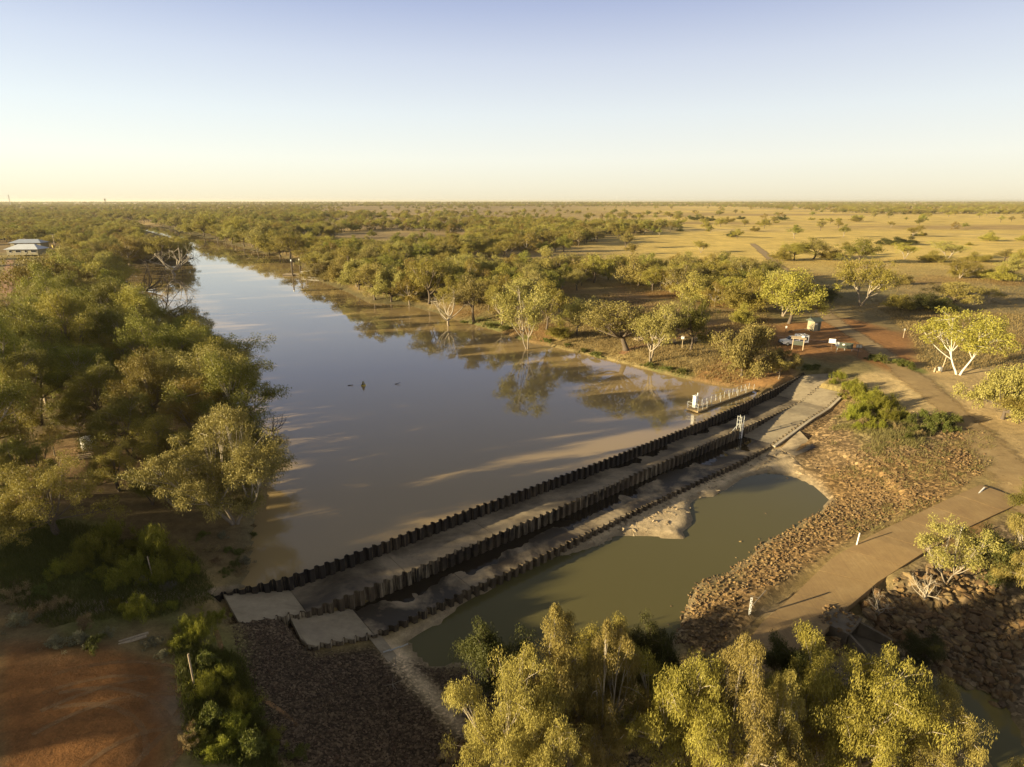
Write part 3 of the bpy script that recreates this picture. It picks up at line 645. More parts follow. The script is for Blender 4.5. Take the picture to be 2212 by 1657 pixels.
# kerb along the right edge of the lower step
kb = MB()
for a in np.arange(39.2, 60.6, 1.1):
    A_, B_ = st2xy(a, float(wt(2, a)) + 0.36), st2xy(a + 1.1, float(wt(2, a + 1.1)) + 0.36)
    A2, B2 = st2xy(a, float(wt(2, a)) + 0.75), st2xy(a + 1.1, float(wt(2, a + 1.1)) + 0.75)
    za, zb = float(wtop(2, a)) + 0.02, float(wtop(2, a + 1.1)) + 0.02
    kb.hexa([(*A2, za - 1), (*B2, zb - 1), (*B_, zb - 1), (*A_, za - 1), (*A2, za), (*B2, zb), (*B_, zb), (*A_, za)])
tag(kb.build('concrete_kerb', M['concrete']), 'low concrete kerb along the outer edge of the lit lower slab', 'kerb')

# ------------------------------------------------------------------ roads
def smooth_path(p, n, it=3):
    p = resample(p, n)
    for _ in range(it): p[1:-1] = (p[:-2] + 2 * p[1:-1] + p[2:]) / 4
    return p
def road(name, px, z, width, mat, label, n=120, lift=0.06, wob=0.5):
    c = smooth_path(np.array([spot(a_, b_, z)[:2] if b_ > 640 and 0 <= a_ <= 2250 else at(a_, b_, z) for a_, b_ in px]), n, 12); t = np.gradient(c, axis=0); t /= np.linalg.norm(t, axis=1)[:, None]; nr = np.stack([-t[:, 1], t[:, 0]], 1)
    q = np.linspace(-1, 1, 11); w = width / 2 * (1 + (vnoise(c[:, 0], c[:, 1], 6, 5) - 0.5) * wob)
    G = c[:, None] + nr[:, None] * (q[None, :, None] * w[:, None, None])
    Xr, Yr = G[..., 0].ravel(), G[..., 1].ravel(); Zr = sheet_z(Xr, Yr) + lift - 0.10 * (np.tile(np.abs(q), n) > 0.99)
    i = (np.arange(n - 1)[:, None] * 11 + np.arange(10)[None]).ravel(); Fr = np.stack([i, i + 1, i + 12, i + 11], 1)[:, ::-1]
    o = link(name, mesh_np(name, np.stack([Xr, Yr, Zr], 1), Fr, [mat], smooth=True, cols={'edge': np.repeat(np.tile(np.clip((1 - np.abs(q)) * 1.6, 0, 1), n)[:, None], 3, 1)})); bm_fix(o)
    return struct(o, label)
def worn(n, l, b, co, sc_=0.9, k=1.0):
    """dirt of the road thins out raggedly into the ground it lies on"""
    a = n.new('ShaderNodeAttribute'); a.attribute_name = 'edge'; t = n.new('ShaderNodeBsdfTransparent'); x = n.new('ShaderNodeMixShader')
    sp = n.new('ShaderNodeSeparateColor'); l.new(a.outputs['Color'], sp.inputs[0])
    f = math_n(n, l, 'ADD', sp.outputs[0], math_n(n, l, 'MULTIPLY', math_n(n, l, 'SUBTRACT', noise(n, l, sc_, co, 6, 0.7), 0.5), 1.8))
    l.new(ramp(n, l, f, [(0.30, (0, 0, 0)), (0.85, (k, k, k))]), x.inputs[0])
    l.new(t.outputs[0], x.inputs[1]); l.new(b.outputs[0], x.inputs[2]); l.new(x.outputs[0], n['Material Output'].inputs['Surface'])
def road_mat(name, c1, c2, c3):
    m, n, l, b = new_mat(name); co = geo_co(n)
    c = ramp(n, l, noise(n, l, 0.5, co, 8, 0.7, 0.5), [(0.3, c1), (0.55, c2), (0.75, c3)])
    c = mix(n, l, 0.5, c, math_n(n, l, 'ADD', noise(n, l, 6, co, 6), 0.5), 'MULTIPLY')
    l.new(c, b.inputs['Base Color']); b.inputs['Roughness'].default_value = 0.95
    bump(n, l, noise(n, l, 4, co, 6), 0.4, 0.06, b); worn(n, l, b, co); return m
M['road'] = road_mat('dirt_road', (0.23, 0.150, 0.062), (0.31, 0.210, 0.090), (0.38, 0.270, 0.125))
M['road_red'] = road_mat('red_track', (0.30, 0.14, 0.065), (0.36, 0.19, 0.09), (0.40, 0.24, 0.12))
road('dirt_road', [(1625, 528), (1640, 540), (1690, 585), (1725, 620), (1760, 660), (1795, 692), (1835, 715), (1880, 747), (1940, 792), (2000, 838), (2060, 890), (2120, 948), (2190, 1020), (2270, 1100), (2400, 1200)], 1.6, 6.4, M['road'], 'unsealed brown road curving past the weir', 220)
road('dirt_track', [(22, 560), (18, 600), (14, 650), (8, 700), (-10, 800)], 2.3, 4.5, M['road_red'], 'red dirt track by the left edge', 60)
road('foot_track', [(1340, 765), (1400, 742), (1500, 722), (1600, 712), (1690, 728), (1790, 740), (1860, 760)], 1.9, 2.2, M['road_red'], 'worn red track through the picnic ground', 90, 0.05, 0.9)

def cause_mat():
    m, n, l, b = new_mat('causeway'); co = geo_co(n)
    mp = n.new('ShaderNodeMapping'); mp.inputs['Rotation'].default_value = (0, 0, -math.atan2(CE[1], CE[0])); mp.inputs['Scale'].default_value = (9.0, 0.45, 1); l.new(co, mp.inputs[0])
    st = noise(n, l, 1.0, mp.outputs[0], 5, 0.75)
    c = ramp(n, l, noise(n, l, 0.45, co, 8, 0.72), [(0.3, (0.23, 0.142, 0.055)), (0.55, (0.31, 0.205, 0.082)), (0.75, (0.39, 0.275, 0.125))])
    c = mix(n, l, 0.38, c, ramp(n, l, st, [(0.32, (0.50, 0.48, 0.45)), (0.5, (0.95, 0.95, 0.95)), (0.7, (1.2, 1.2, 1.2))]), 'MULTIPLY')
    c = mix(n, l, math_n(n, l, 'MULTIPLY', noise(n, l, 5, co, 6), 0.5), c, (0.22, 0.14, 0.08))
    l.new(c, b.inputs['Base Color']); b.inputs['Roughness'].default_value = 0.92
    bump(n, l, st, 0.25, 0.03, b); return m
M['causeway'] = cause_mat()
cw = empty('causeway', (0, 0, 0), 0, 'brown concrete causeway of long panels crossing below the pool', 'causeway')
for k in range(10):
    i0, i1 = k * 8, k * 8 + 8; V = []
    for i in range(i0, i1 + 1):
        f = 0.03 if i == i0 else (-0.03 if i == i1 else 0)
        j = min(i + 1, 80) if f > 0 else max(i - 1, 0)
        w_ = abs(f) / 0.5
        for q in np.linspace(0, 1, 7):
            p = CU[i] * (1 - q) + CL[i] * q; p2 = CU[j] * (1 - q) + CL[j] * q
            p = p * (1 - w_) + p2 * w_ if f else p
            V.append((p[0], p[1], cz[i] + 0.05 * math.sin(q * math.pi) + rnd.uniform(-0.002, 0.002)))
    V = np.array(V); N = len(V); n0, n1 = 9, 7
    i = (np.arange(n0 - 1)[:, None] * n1 + np.arange(n1 - 1)[None]).ravel(); F1 = np.stack([i, i + 1, i + 1 + n1, i + n1], 1)
    e1 = np.arange(n0 - 1) * n1; e2 = e1 + n1 - 1; e3 = np.arange(n1 - 1); e4 = (n0 - 1) * n1 + e3
    Fs = np.concatenate([np.stack([e1, e1 + n1, e1 + n1 + N, e1 + N], 1), np.stack([e2, e2 + n1, e2 + n1 + N, e2 + N], 1), np.stack([e3, e3 + 1, e3 + 1 + N, e3 + N], 1), np.stack([e4, e4 + 1, e4 + 1 + N, e4 + N], 1)])
    B = V.copy(); B[:, 2] -= 0.6
    o = link('concrete_panel', mesh_np('concrete_panel', np.concatenate([V, B]), [F1, Fs], [M['causeway']]), cw); bm_fix(o)

# culvert under the causeway
cv = empty('culvert', (0, 0, 0), 0, 'concrete box culvert with splayed walls opening below the causeway', 'culvert')
def cbox(e0, e1, k0, k1, z0, z1, b): return b.hexa([(*cul(e0, k0), z0), (*cul(e1, k0), z0), (*cul(e1, k1), z0), (*cul(e0, k1), z0), (*cul(e0, k0), z1), (*cul(e1, k0), z1), (*cul(e1, k1), z1), (*cul(e0, k1), z1)])
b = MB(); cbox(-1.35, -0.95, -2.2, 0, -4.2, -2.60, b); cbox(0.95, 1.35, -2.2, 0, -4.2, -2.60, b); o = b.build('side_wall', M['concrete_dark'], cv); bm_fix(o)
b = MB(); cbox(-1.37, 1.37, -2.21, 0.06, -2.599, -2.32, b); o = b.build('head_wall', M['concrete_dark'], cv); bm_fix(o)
b = MB(); cbox(-0.95, 0.95, -2.22, -1.9, -4.2, -2.602, b); o = b.build('tunnel_shade_panel', M['timber_dark'], cv); bm_fix(o)  # dark panel closing the box; its colour stands in for the tunnel's shade
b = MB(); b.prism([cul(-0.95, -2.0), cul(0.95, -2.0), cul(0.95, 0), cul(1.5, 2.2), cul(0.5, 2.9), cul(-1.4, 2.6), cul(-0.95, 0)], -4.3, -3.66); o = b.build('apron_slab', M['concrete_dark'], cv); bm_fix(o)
for sg in (-1, 1):
    b = MB(); p = [cul(sg * 0.95, 0.062), cul(sg * 1.2, 0.062), cul(sg * 1.95, 2.3), cul(sg * 1.7, 2.3)]
    b.hexa([(*q, -4.2) for q in p] + [(*p[0], -2.45), (*p[1], -2.45), (*p[2], -3.2), (*p[3], -3.2)]); o = b.build('wing_wall', M['concrete_dark'], cv); bm_fix(o)
# tyre marks on the red clearing
m_, n_, l_, b_ = new_mat('tyre_marks'); l_.new(ramp(n_, l_, noise(n_, l_, 1.5, geo_co(n_), 5), [(0.35, (0.29, 0.155, 0.06)), (0.65, (0.36, 0.205, 0.085))]), b_.inputs['Base Color']); b_.inputs['Roughness'].default_value = 0.95; worn(n_, l_, b_, geo_co(n_), 0.7, 0.8); M['tyre'] = m_
Vt, Ft = [], []
for (px, py), rr, a0, a1 in (((150, 1640), 6.0, 0.2, 2.4), ((150, 1640), 7.4, 0.2, 2.3), ((60, 1700), 5.0, 0.4, 2.0), ((60, 1700), 6.3, 0.4, 2.0), ((240, 1760), 8.0, 0.9, 2.6), ((240, 1760), 9.5, 0.9, 2.5), ((-150, 1560), 13.0, -0.3, 0.7), ((-150, 1560), 14.5, -0.3, 0.7), ((330, 1700), 4.2, 1.2, 3.0), ((-60, 1480), 15.0, -0.75, 0.1)):
    cx_, cy_ = at(px, py, 2.3); th_ = np.linspace(a0, a1, 40); n0 = len(Vt) and sum(len(v) for v in Vt)
    for sgn in (-0.10, 0.10): 
        pass
    xi = cx_ + np.cos(th_) * (rr - 0.16); yi = cy_ + np.sin(th_) * (rr - 0.16); xo = cx_ + np.cos(th_) * (rr + 0.16); yo = cy_ + np.sin(th_) * (rr + 0.16)
    Vt.append(np.concatenate([np.stack([xi, yi, sheet_z(xi, yi) + 0.012], 1), np.stack([xo, yo, sheet_z(xo, yo) + 0.012], 1)])); k = np.arange(39)
    Ft.append(np.stack([k, k + 40, k + 41, k + 1], 1) + n0)
struct(link('tyre_marks', mesh_np('tyre_marks', np.concatenate(Vt), [np.concatenate(Ft)], [M['tyre']], cols={'edge': np.full((sum(len(v) for v in Vt), 3), 0.62)})), 'curved tyre marks on the red clearing')

# ------------------------------------------------------------------ trees
def bez(p0, p1, p2, n):
    t = np.linspace(0, 1, n)[:, None]; return (1 - t) ** 2 * p0 + 2 * t * (1 - t) * p1 + t ** 2 * p2
class Tubes:
    def __init__(s): s.V = []; s.F = []; s.n = 0
    def path(s, P_, r, k):
        P_ = np.asarray(P_, float); m = len(P_); T = np.gradient(P_, axis=0); T /= np.linalg.norm(T, axis=1)[:, None] + 1e-9
        up = np.array([0.31, 0.2, 0.93]) if abs(T[0, 2]) < 0.9 else np.array([1.0, 0.1, 0.0])
        A = np.cross(T, up); A /= np.linalg.norm(A, axis=1)[:, None] + 1e-9; B = np.cross(T, A)
        th = np.arange(k) * 2 * np.pi / k
        r = np.asarray(r, float)
        V = P_[:, None] + r[:, None, None] * (np.cos(th)[None, :, None] * A[:, None] + np.sin(th)[None, :, None] * B[:, None])
        i = np.arange(m - 1)[:, None] * k + np.arange(k)[None]; j = np.arange(m - 1)[:, None] * k + (np.arange(k)[None] + 1) % k
        s.F.append(np.stack([i, i + k, j + k, j], -1).reshape(-1, 4) + s.n); s.V.append(V.reshape(-1, 3)); s.n += m * k
    def arrays(s): return np.concatenate(s.V), np.concatenate(s.F)
def leaves(g, cen, rad, n, ll, lw, droop, flat=0.8, shell=0.45, lift=0.0):
    """n kite-shaped leaves spread through each clump"""
    cen = np.asarray(cen); k = len(cen); N = k * n
    d = g.normal(size=(N, 3)); d /= np.linalg.norm(d, axis=1)[:, None]
    rr = g.random(N) ** shell
    rad = np.repeat(np.asarray(rad, float), n)
    off = d * (rr * rad)[:, None]; off[:, 2] *= flat; off[:, 2] -= droop * 0.35 * rad * rr * g.random(N)
    p = np.repeat(cen, n, 0) + off
    ax = g.normal(size=(N, 3)) * 0.8 + d * 0.5; ax[:, 2] -= droop * 1.6; ax[:, 2] += lift; ax /= np.linalg.norm(ax, axis=1)[:, None]
    sd_ = np.cross(ax, g.normal(size=(N, 3))); sd_ /= np.linalg.norm(sd_, axis=1)[:, None] + 1e-9
    L = ll * g.uniform(0.65, 1.35, N)[:, None]; Wd = lw * g.uniform(0.7, 1.3, N)[:, None]
    V = np.stack([p - ax * L * 0.5, p + sd_ * Wd * 0.5 - ax * L * 0.05, p + ax * L * 0.5, p - sd_ * Wd * 0.5 - ax * L * 0.05], 1).reshape(-1, 3)
    return V, np.arange(N * 4).reshape(-1, 4)
def make_tree(seed, H=12.0, spread=5.0, fork=0.32, stems=1, limbs=7, clumps=7, rc=1.05, lobe=1.5, n=60, ll=0.34, lw=0.13, droop=0.6, r0=0.28, lean=0.0, low=0.0, topdome=0.35, twist=0.5, bare=0, flat=0.8, trunk_k=8, spire=False):
    g = np.random.default_rng(seed); tb = Tubes(); cen, rad = [], []
    az0 = g.random() * 6.28
    for sidx in range(stems):
        sa = az0 + sidx * 6.28 / max(stems, 1) + g.normal() * 0.3
        sp = np.array([math.cos(sa), math.sin(sa), 0]) * (0.0 if stems == 1 else spread * 0.30)
        zf = H * fork * g.uniform(0.85, 1.15)
        base = sp * 0.04; top = sp + np.array([lean * zf, 0.2 * lean * zf, zf]); mid = (base + top) / 2 + g.normal(size=3) * 0.12 * zf * np.array([1, 1, 0.2])
        tp = bez(base, mid, top, 7); rs = r0 / math.sqrt(stems) ** 0.7
        tr = np.linspace(rs, rs * 0.72, 7); tr[0] *= 1.5; tr[1] *= 1.08
        tp[0, 2] -= 0.6
        tb.path(tp, tr, trunk_k)
        nl = max(2, int(round(limbs / stems)))
        for i in range(nl):
            u = (i + g.uniform(0.2, 0.8)) / nl
            az = sa + (i * 2.399 + g.normal() * 0.35 if stems == 1 else (u - 0.5) * 3.6 + g.normal() * 0.3)
            rr = spread * (g.uniform(0.5, 1.0) if i % 3 else g.uniform(0.05, 0.5))
            if spire: rr = spread * math.sqrt(g.uniform(0.0, 1.0)) * (0.15 if i == 0 else 1)
            dome = 1 - topdome * (rr / spread) ** 2
            cb = min(fork + 0.06, 0.45); ze = H * (cb + (dome - cb) * g.uniform(0.30, 1.0) ** 0.8) - rc * 0.6
            if spire: ze = H * (1 - 0.62 * (rr / spread) ** 1.2) * (g.uniform(0.80, 1.0) if i else 1.0) - rc * 0.5
            if g.random() < low: ze = H * g.uniform(0.16, 0.5)
            end = np.array([math.cos(az) * rr, math.sin(az) * rr, ze]) + sp * 0.6 + np.array([lean * ze * 0.9, 0.2 * lean * ze, 0])
            st = tp[-1] if g.random() < 0.6 else tp[4]
            ctl = st + (end - st) * np.array([0.6, 0.6, 0.30]) + g.normal(size=3) * twist * spread * 0.16
            lp = bez(st, ctl, end, 7); lr = np.linspace(rs * 0.62, rs * 0.13, 7)
            tb.path(lp, lr, 6)
            dead = i < bare
            m = clumps if not dead else 4
            for c in range(m):
                e = end + g.normal(size=3) * np.array([1, 1, 0.62]) * lobe * 0.62
                if spire:
                    dz = g.uniform(-2.4, 0.5); e = end + np.array([g.normal() * lobe * 0.26, g.normal() * lobe * 0.26, 0]) * (1 - dz * 0.35) + np.array([0, 0, dz * lobe])
                if c == 0: e = end + np.array([0, 0, rc * 0.2])
                if e[2] < H * 0.08: e[2] = H * (0.08 + 0.06 * g.random())
                t0 = g.integers(3, 7); s0_ = lp[t0] if t0 < 7 else lp[6]
                cp = s0_ + (e - s0_) * 0.5 + g.normal(size=3) * 0.22 * lobe + np.array([0, 0, 0.15])
                q = bez(s0_, cp, e, 4); tb.path(q, np.linspace(rs * 0.20, rs * 0.045, 4), 4)
                if dead:
                    for _ in range(2):
                        e2 = e + g.normal(size=3) * lobe * 0.5; tb.path(bez(q[2], (q[2] + e2) / 2 + g.normal(size=3) * 0.1, e2, 3), [rs * 0.08, rs * 0.05, rs * 0.02], 3)
                else: cen.append(e); rad.append(rc * (g.uniform(0.65, 1.25) if not spire else min(1.15, 0.62 - dz * 0.22)))
            if not dead and not spire:
                for t0 in (3, 4, 5):
                    if g.random() < 0.8: cen.append(lp[t0] + g.normal(size=3) * lobe * 0.35 + np.array([0, 0, rc * 0.4])); rad.append(rc * g.uniform(0.5, 0.9))
    TV, TF = tb.arrays()
    if cen:
        LV, LF = leaves(g, np.array(cen), rad, n, ll, lw, droop, flat)
        zmax = LV[:, 2].max()
        wid = np.percentile(np.hypot(LV[:, 0] - LV[:, 0].mean(), LV[:, 1] - LV[:, 1].mean()), 94) * 2
        cx = LV[:, 0].mean()
    else:
        LV = LF = None; zmax = TV[:, 2].max(); wid = np.percentile(np.hypot(TV[:, 0], TV[:, 1]), 97) * 2
    return dict(TV=TV, TF=TF, LV=LV, LF=LF, H=zmax, W=wid)
PROTO = {}
def proto(key, bark, leaf, **kw):
    t = make_tree(**kw)
    t['trunk'] = mesh_np('trunk', t['TV'], t['TF'], [M[bark]], smooth=True)
    t['crown'] = mesh_np('crown', t['LV'], t['LF'], [M[leaf]]) if t['LV'] is not None else None
    PROTO[key] = t
def recrown(key, src, leaf, bark=None):
    t = dict(PROTO[src]); t['crown'] = t['crown'].copy(); t['crown'].materials[0] = M[leaf]
    if bark: t['trunk'] = t['trunk'].copy(); t['trunk'].materials[0] = M[bark]
    PROTO[key] = t
# middle distance: open river gums and coolibahs
proto('gum_a', 'bark_dark', 'leaf_olive', seed=1, H=12, spread=5.2, limbs=12, clumps=8, n=84, rc=1.2, lobe=1.7)
proto('gum_b', 'bark_dark', 'leaf_grey', seed=2, H=12, spread=4.6, limbs=11, clumps=8, n=84, fork=0.38, rc=1.2, lobe=1.7)
proto('gum_c', 'bark_pale', 'leaf_olive', seed=3, H=12, spread=5.0, limbs=12, clumps=7, n=84, stems=2, fork=0.3, rc=1.2, lobe=1.7)
proto('gum_d', 'bark_dark', 'leaf_green', seed=4, H=11, spread=5.4, limbs=13, clumps=8, n=84, low=0.2, topdome=0.45, rc=1.2, lobe=1.7)
proto('gum_e', 'bark_pale', 'leaf_rust', seed=5, H=12, spread=5.0, limbs=12, clumps=8, n=84, low=0.15, rc=1.2, lobe=1.7)
proto('gum_f', 'bark_dark', 'leaf_gold', seed=6, H=11, spread=4.6, limbs=13, clumps=8, n=84, low=0.25, droop=0.8, rc=1.2, lobe=1.7)
proto('willow', 'bark_dark', 'leaf_grey', seed=7, H=9, spread=4.6, limbs=15, clumps=10, n=84, low=0.5, fork=0.18, droop=1.0, topdome=0.4, rc=1.0)
proto('round', 'bark_dark', 'leaf_olive', seed=8, H=8, spread=4.2, limbs=15, clumps=9, n=84, low=0.45, fork=0.16, topdome=0.5, rc=1.2, lobe=1.7)
proto('sapling', 'bark_pale', 'leaf_gold', seed=9, H=6, spread=1.9, limbs=6, clumps=6, n=50, rc=0.65, lobe=0.8, r0=0.1, low=0.3, ll=0.23, lw=0.08)
proto('lean_gum', 'bark_dark', 'leaf_grey', seed=10, H=12, spread=6.0, limbs=14, clumps=8, n=84, lean=0.22, fork=0.36, r0=0.42, topdome=0.3, rc=1.2, lobe=1.7)
proto('white_gum', 'bark_white', 'leaf_olive', seed=12, H=12, spread=6.0, limbs=17, clumps=8, n=84, stems=2, fork=0.36, r0=0.19, lean=0.10, topdome=0.3, rc=1.2, lobe=1.7)
proto('half_dead', 'bark_pale', 'leaf_grey', seed=13, H=13, spread=4.4, limbs=17, clumps=8, n=84, stems=2, fork=0.26, bare=3, r0=0.17, rc=1.25, lobe=1.7)
proto('dead', 'bark_dead', 'leaf_grey', seed=14, H=8, spread=4.6, limbs=9, clumps=6, n=1, bare=99, r0=0.2, fork=0.22, twist=0.9, topdome=0.6)
PROTO['dead']['crown'] = None
proto('snag', 'twig_dark', 'leaf_grey', seed=15, H=6, spread=5.5, limbs=13, clumps=8, n=1, bare=99, r0=0.16, fork=0.1, twist=1.1, low=0.5)
PROTO['snag']['crown'] = None
# bank giants seen large
proto('bank_a', 'bark_pale', 'leaf_grey', seed=20, H=14, spread=6.2, limbs=24, clumps=11, n=180, stems=3, fork=0.2, low=0.35, ll=0.24, lw=0.085, droop=0.8, rc=1.1)
proto('bank_b', 'bark_dark', 'leaf_rust', seed=21, H=13, spread=5.2, limbs=16, clumps=11, n=150, low=0.2, ll=0.22, lw=0.075, rc=1.05)
proto('bank_c', 'bark_pale', 'leaf_green', seed=22, H=12, spread=5.2, limbs=16, clumps=10, n=150, low=0.1, ll=0.23, lw=0.08, fork=0.4)
proto('bank_d', 'bark_dark', 'leaf_olive', seed=23, H=12, spread=5.5, limbs=16, clumps=10, n=150, low=0.3, ll=0.23, lw=0.08, stems=2)
proto('bank_e', 'bark_pale', 'leaf_olive', seed=24, H=13, spread=5.0, limbs=16, clumps=9, n=160, fork=0.42, ll=0.23, lw=0.08, topdome=0.25)
# foreground: weeping crowns seen from above
proto('weep_a', 'bark_pale', 'leaf_gold', seed=30, H=13, spread=3.6, limbs=16, clumps=11, n=340, spire=True, rc=0.85, lobe=1.25, ll=0.21, lw=0.044, droop=1.3, fork=0.3, flat=1.1)
proto('weep_b', 'bark_pale', 'leaf_gold', seed=31, H=12, spread=4.2, limbs=18, clumps=11, n=330, spire=True, rc=0.9, lobe=1.4, ll=0.21, lw=0.044, droop=1.3, fork=0.3, flat=1.1, stems=2)
proto('weep_c', 'bark_pale', 'leaf_olive', seed=32, H=10, spread=4.6, limbs=15, clumps=11, n=250, low=0.4, rc=0.9, lobe=1.4, ll=0.21, lw=0.048, droop=1.1, fork=0.25, stems=2)
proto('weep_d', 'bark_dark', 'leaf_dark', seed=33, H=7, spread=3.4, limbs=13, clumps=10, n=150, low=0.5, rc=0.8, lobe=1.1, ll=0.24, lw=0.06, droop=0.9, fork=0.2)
for k_, s_, l_, b_ in (('gum_g', 'gum_a', 'leaf_grey', None), ('gum_h', 'gum_b', 'leaf_green', 'bark_pale'), ('gum_i', 'gum_d', 'leaf_olive', None), ('gum_j', 'gum_c', 'leaf_grey', None), ('round_b', 'round', 'leaf_dark', None), ('round_c', 'round', 'leaf_gold', None),
                       ('bank_f', 'bank_c', 'leaf_olive', 'bark_dark'), ('bank_g', 'bank_e', 'leaf_grey', None), ('bank_h', 'bank_d', 'leaf_green', None), ('weep_e', 'weep_c', 'leaf_gold', None)):
    recrown(k_, s_, l_, b_)
NTREE = 0; TREES = []
def plant(key, x, y, z, h, w, rz, label, group=None, name='gum_tree', cat='tree'):
    global NTREE
    t = PROTO[key]; sz = h / t['H']; sx = w / t['W'] if w else sz
    sx = min(max(sx, sz * 0.55), sz * 1.8)
    e = empty(name, (x, y, z), rz, label, cat, group); e.scale = (sx, sx, sz)
    link('trunk', t['trunk'], e)
    if t['crown'] is not None: link('crown', t['crown'], e)
    NTREE += 1; TREES.append((x, y, max(w or sx * t['W'], 2))); return e
def tree_px(key, px, py, top, wpx, label, rz=None, z=None, group=None, name='gum_tree', ext=1.0):
    if z is None: x, y, z = spot(px, py)
    else: x, y = at(px, py, z)
    h = height_for(x, y, z, top) * ext; zc, _ = depth_row(x, y, z + h * 0.6)
    w = wpx * 1.12 * zc / FPX if wpx else None
    return plant(key, x, y, z - 0.05, h, w, rnd.uniform(0, 6.28) if rz is None else rz, label, group, name)

# right bank, along the water and picnic ground
G1 = None
T = tree_px
T('half_dead', 1140, 757, 598, 105, 'tree standing in the shallows with bare white lower limbs and thin grey crown', 0.4, -0.3)
T('dead', 970, 706, 612, 85, 'bleached dead tree with spreading white branches rising from the river edge', 1.0, -0.3, name='dead_tree')
T('gum_b', 1024, 694, 588, 92, 'dark trunked gum on the green bank just right of the bleached dead tree', 2.0)
T('gum_a', 926, 657, 548, 85, 'tall dark gum leaning over the shore left of the bleached dead tree')
T('lean_gum', 1354, 757, 640, 170, 'broad gum with thick leaning trunk in front of the picnic ground', 3.3)
T('gum_j', 1404, 784, 648, 100, 'gum with pale forked trunk at the shore beside the reflected crowns', 0.9)
T('gum_d', 1491, 757, 630, 88, 'dense gum with straight sunlit trunk between the picnic tables', 0.2)
T('gum_g', 1247, 726, 640, 78, 'grey-green gum set back from the shore between the shallows tree and the leaning gum')
T('round', 1206, 731, 690, 48, 'small round bushy tree on the bank beside the shallows tree')
T('gum_a', 1180, 712, 596, 75, 'olive gum directly behind the tree standing in the shallows')
T('willow', 1602, 812, 690, 122, 'large pale drooping tree hanging to the ground near the walkway', 0.5)
T('willow', 1690, 806, 752, 64, 'smaller drooping tree in front of the white utility vehicle', 2.5)
T('sapling', 1681, 819, 768, 38, 'thin sapling at the end of the dark pile wall')
T('round', 1600, 700, 652, 48, 'isolated round tree on the red ground behind the large drooping tree')
T('gum_i', 1703, 699, 574, 135, 'massive spreading tree with dark root base beside the toilet hut', 1.4)
T('gum_c', 1858, 661, 557, 115, 'broad gum with pale bent trunk at the side of the far road', 2.2)
T('white_gum', 2070, 810, 664, 150, 'lone gum with brilliant white forked trunk beside the dirt road', 0.35)
T('gum_f', 2058, 664, 604, 105, 'rounded gum in the dark thicket behind the white forked gum')
T('sapling', 2137, 654, 616, 58, 'small pale gum at the right end of the dark thicket')
T('round_b', 2000, 668, 628, 75, 'dark bushy tree filling the left part of the thicket')
T('round_b', 2040, 672, 640, 60, 'dark bushy tree at the foot of the thicket')
T('round', 1945, 668, 632, 60, 'low green tree at the left end of the thicket')
T('gum_a', 1715, 562, 522, 80, 'dense tree at the left of the roadside clump on the plain')
T('gum_b', 1755, 560, 510, 70, 'tallest tree of the roadside clump on the plain')
T('round', 1690, 563, 532, 45, 'low bush tree at the left foot of the roadside clump')
T('round', 1790, 562, 530, 40, 'small bush tree right of the roadside clump')
T('gum_d', 1858, 570, 512, 78, 'isolated tall tree behind the broad pale gum on the plain')
T('gum_c', 1954, 559, 523, 42, 'small pale gum standing alone on the plain')
T('gum_j', 2046, 560, 519, 62, 'pale trunked gum on the far edge of the plain clump')
T('round', 2010, 566, 540, 55, 'low tree left of the pale trunked gum on the plain')
T('round', 2075, 600, 562, 40, 'bushy tree in the open middle of the plain')
T('round', 2165, 606, 572, 65, 'spreading low tree by the right edge of the plain')
T('round', 2120, 600, 572, 32, 'small bush tree beside the spreading low tree by the right edge')
T('gum_b', 2170, 566, 536, 46, 'tall tree in the far hedge at the right edge')
T('gum_i', 2205, 570, 536, 40, 'last tree of the far hedge at the right edge')
T('round_c', 1955, 615, 590, 30, 'single pale bush tree in the grass right of the broad gum')
T('round', 2110, 566, 543, 60, 'low dark tree in the far hedge of the plain')
T('round_b', 1780, 650, 615, 60, 'dark green tree right of the massive spreading tree')
T('willow', 2165, 905, 785, 130, 'bright leafy crown at the right edge over the dirt road', 1.0)
T('bank_d', 2240, 930, 772, 150, 'tall leafy tree cut by the right edge behind the bright crown', 2.0)
T('bank_c', 2235, 1130, 1040, 110, 'yellow-green tree at the right edge by the top of the causeway', 0.5)
# shore thicket upstream of the dead tree
for i_, (px, py, tp, w, k) in enumerate([(700, 606, 560, 62, 'willow'), (735, 615, 552, 62, 'round_c'), (775, 626, 556, 66, 'willow'), (810, 648, 560, 70, 'gum_f'), (845, 652, 572, 70, 'willow'), (885, 660, 590, 62, 'gum_e'), (905, 640, 560, 60, 'round'), (755, 600, 528, 62, 'gum_a'), (800, 605, 530, 64, 'gum_b'), (1085, 700, 612, 62, 'gum_c'), (1115, 690, 600, 70, 'gum_b'), (980, 660, 590, 55, 'round'), (1055, 672, 600, 60, 'gum_i')]):
    T(k, px, py, tp, w, ('%s tree of the shore thicket, %s' % ({'w': 'drooping grey', 'r': 'low bushy', 'g': 'open crowned'}[k[0]], 'at the jetty end' if px < 740 else 'beside the bleached dead tree' if px > 960 else 'above the fallen branches' if px > 800 else 'midway to the fallen branches')), group='shore thicket trees')
T('dead', 815, 655, 610, 50, 'tangle of bleached fallen branches lying in the water below the shore thicket', 0.3, -2.2, name='fallen_tree')
T('sapling', 662, 612, 578, 30, 'slim dark tree growing out of the water beside the jetty', 0.2, -0.2)

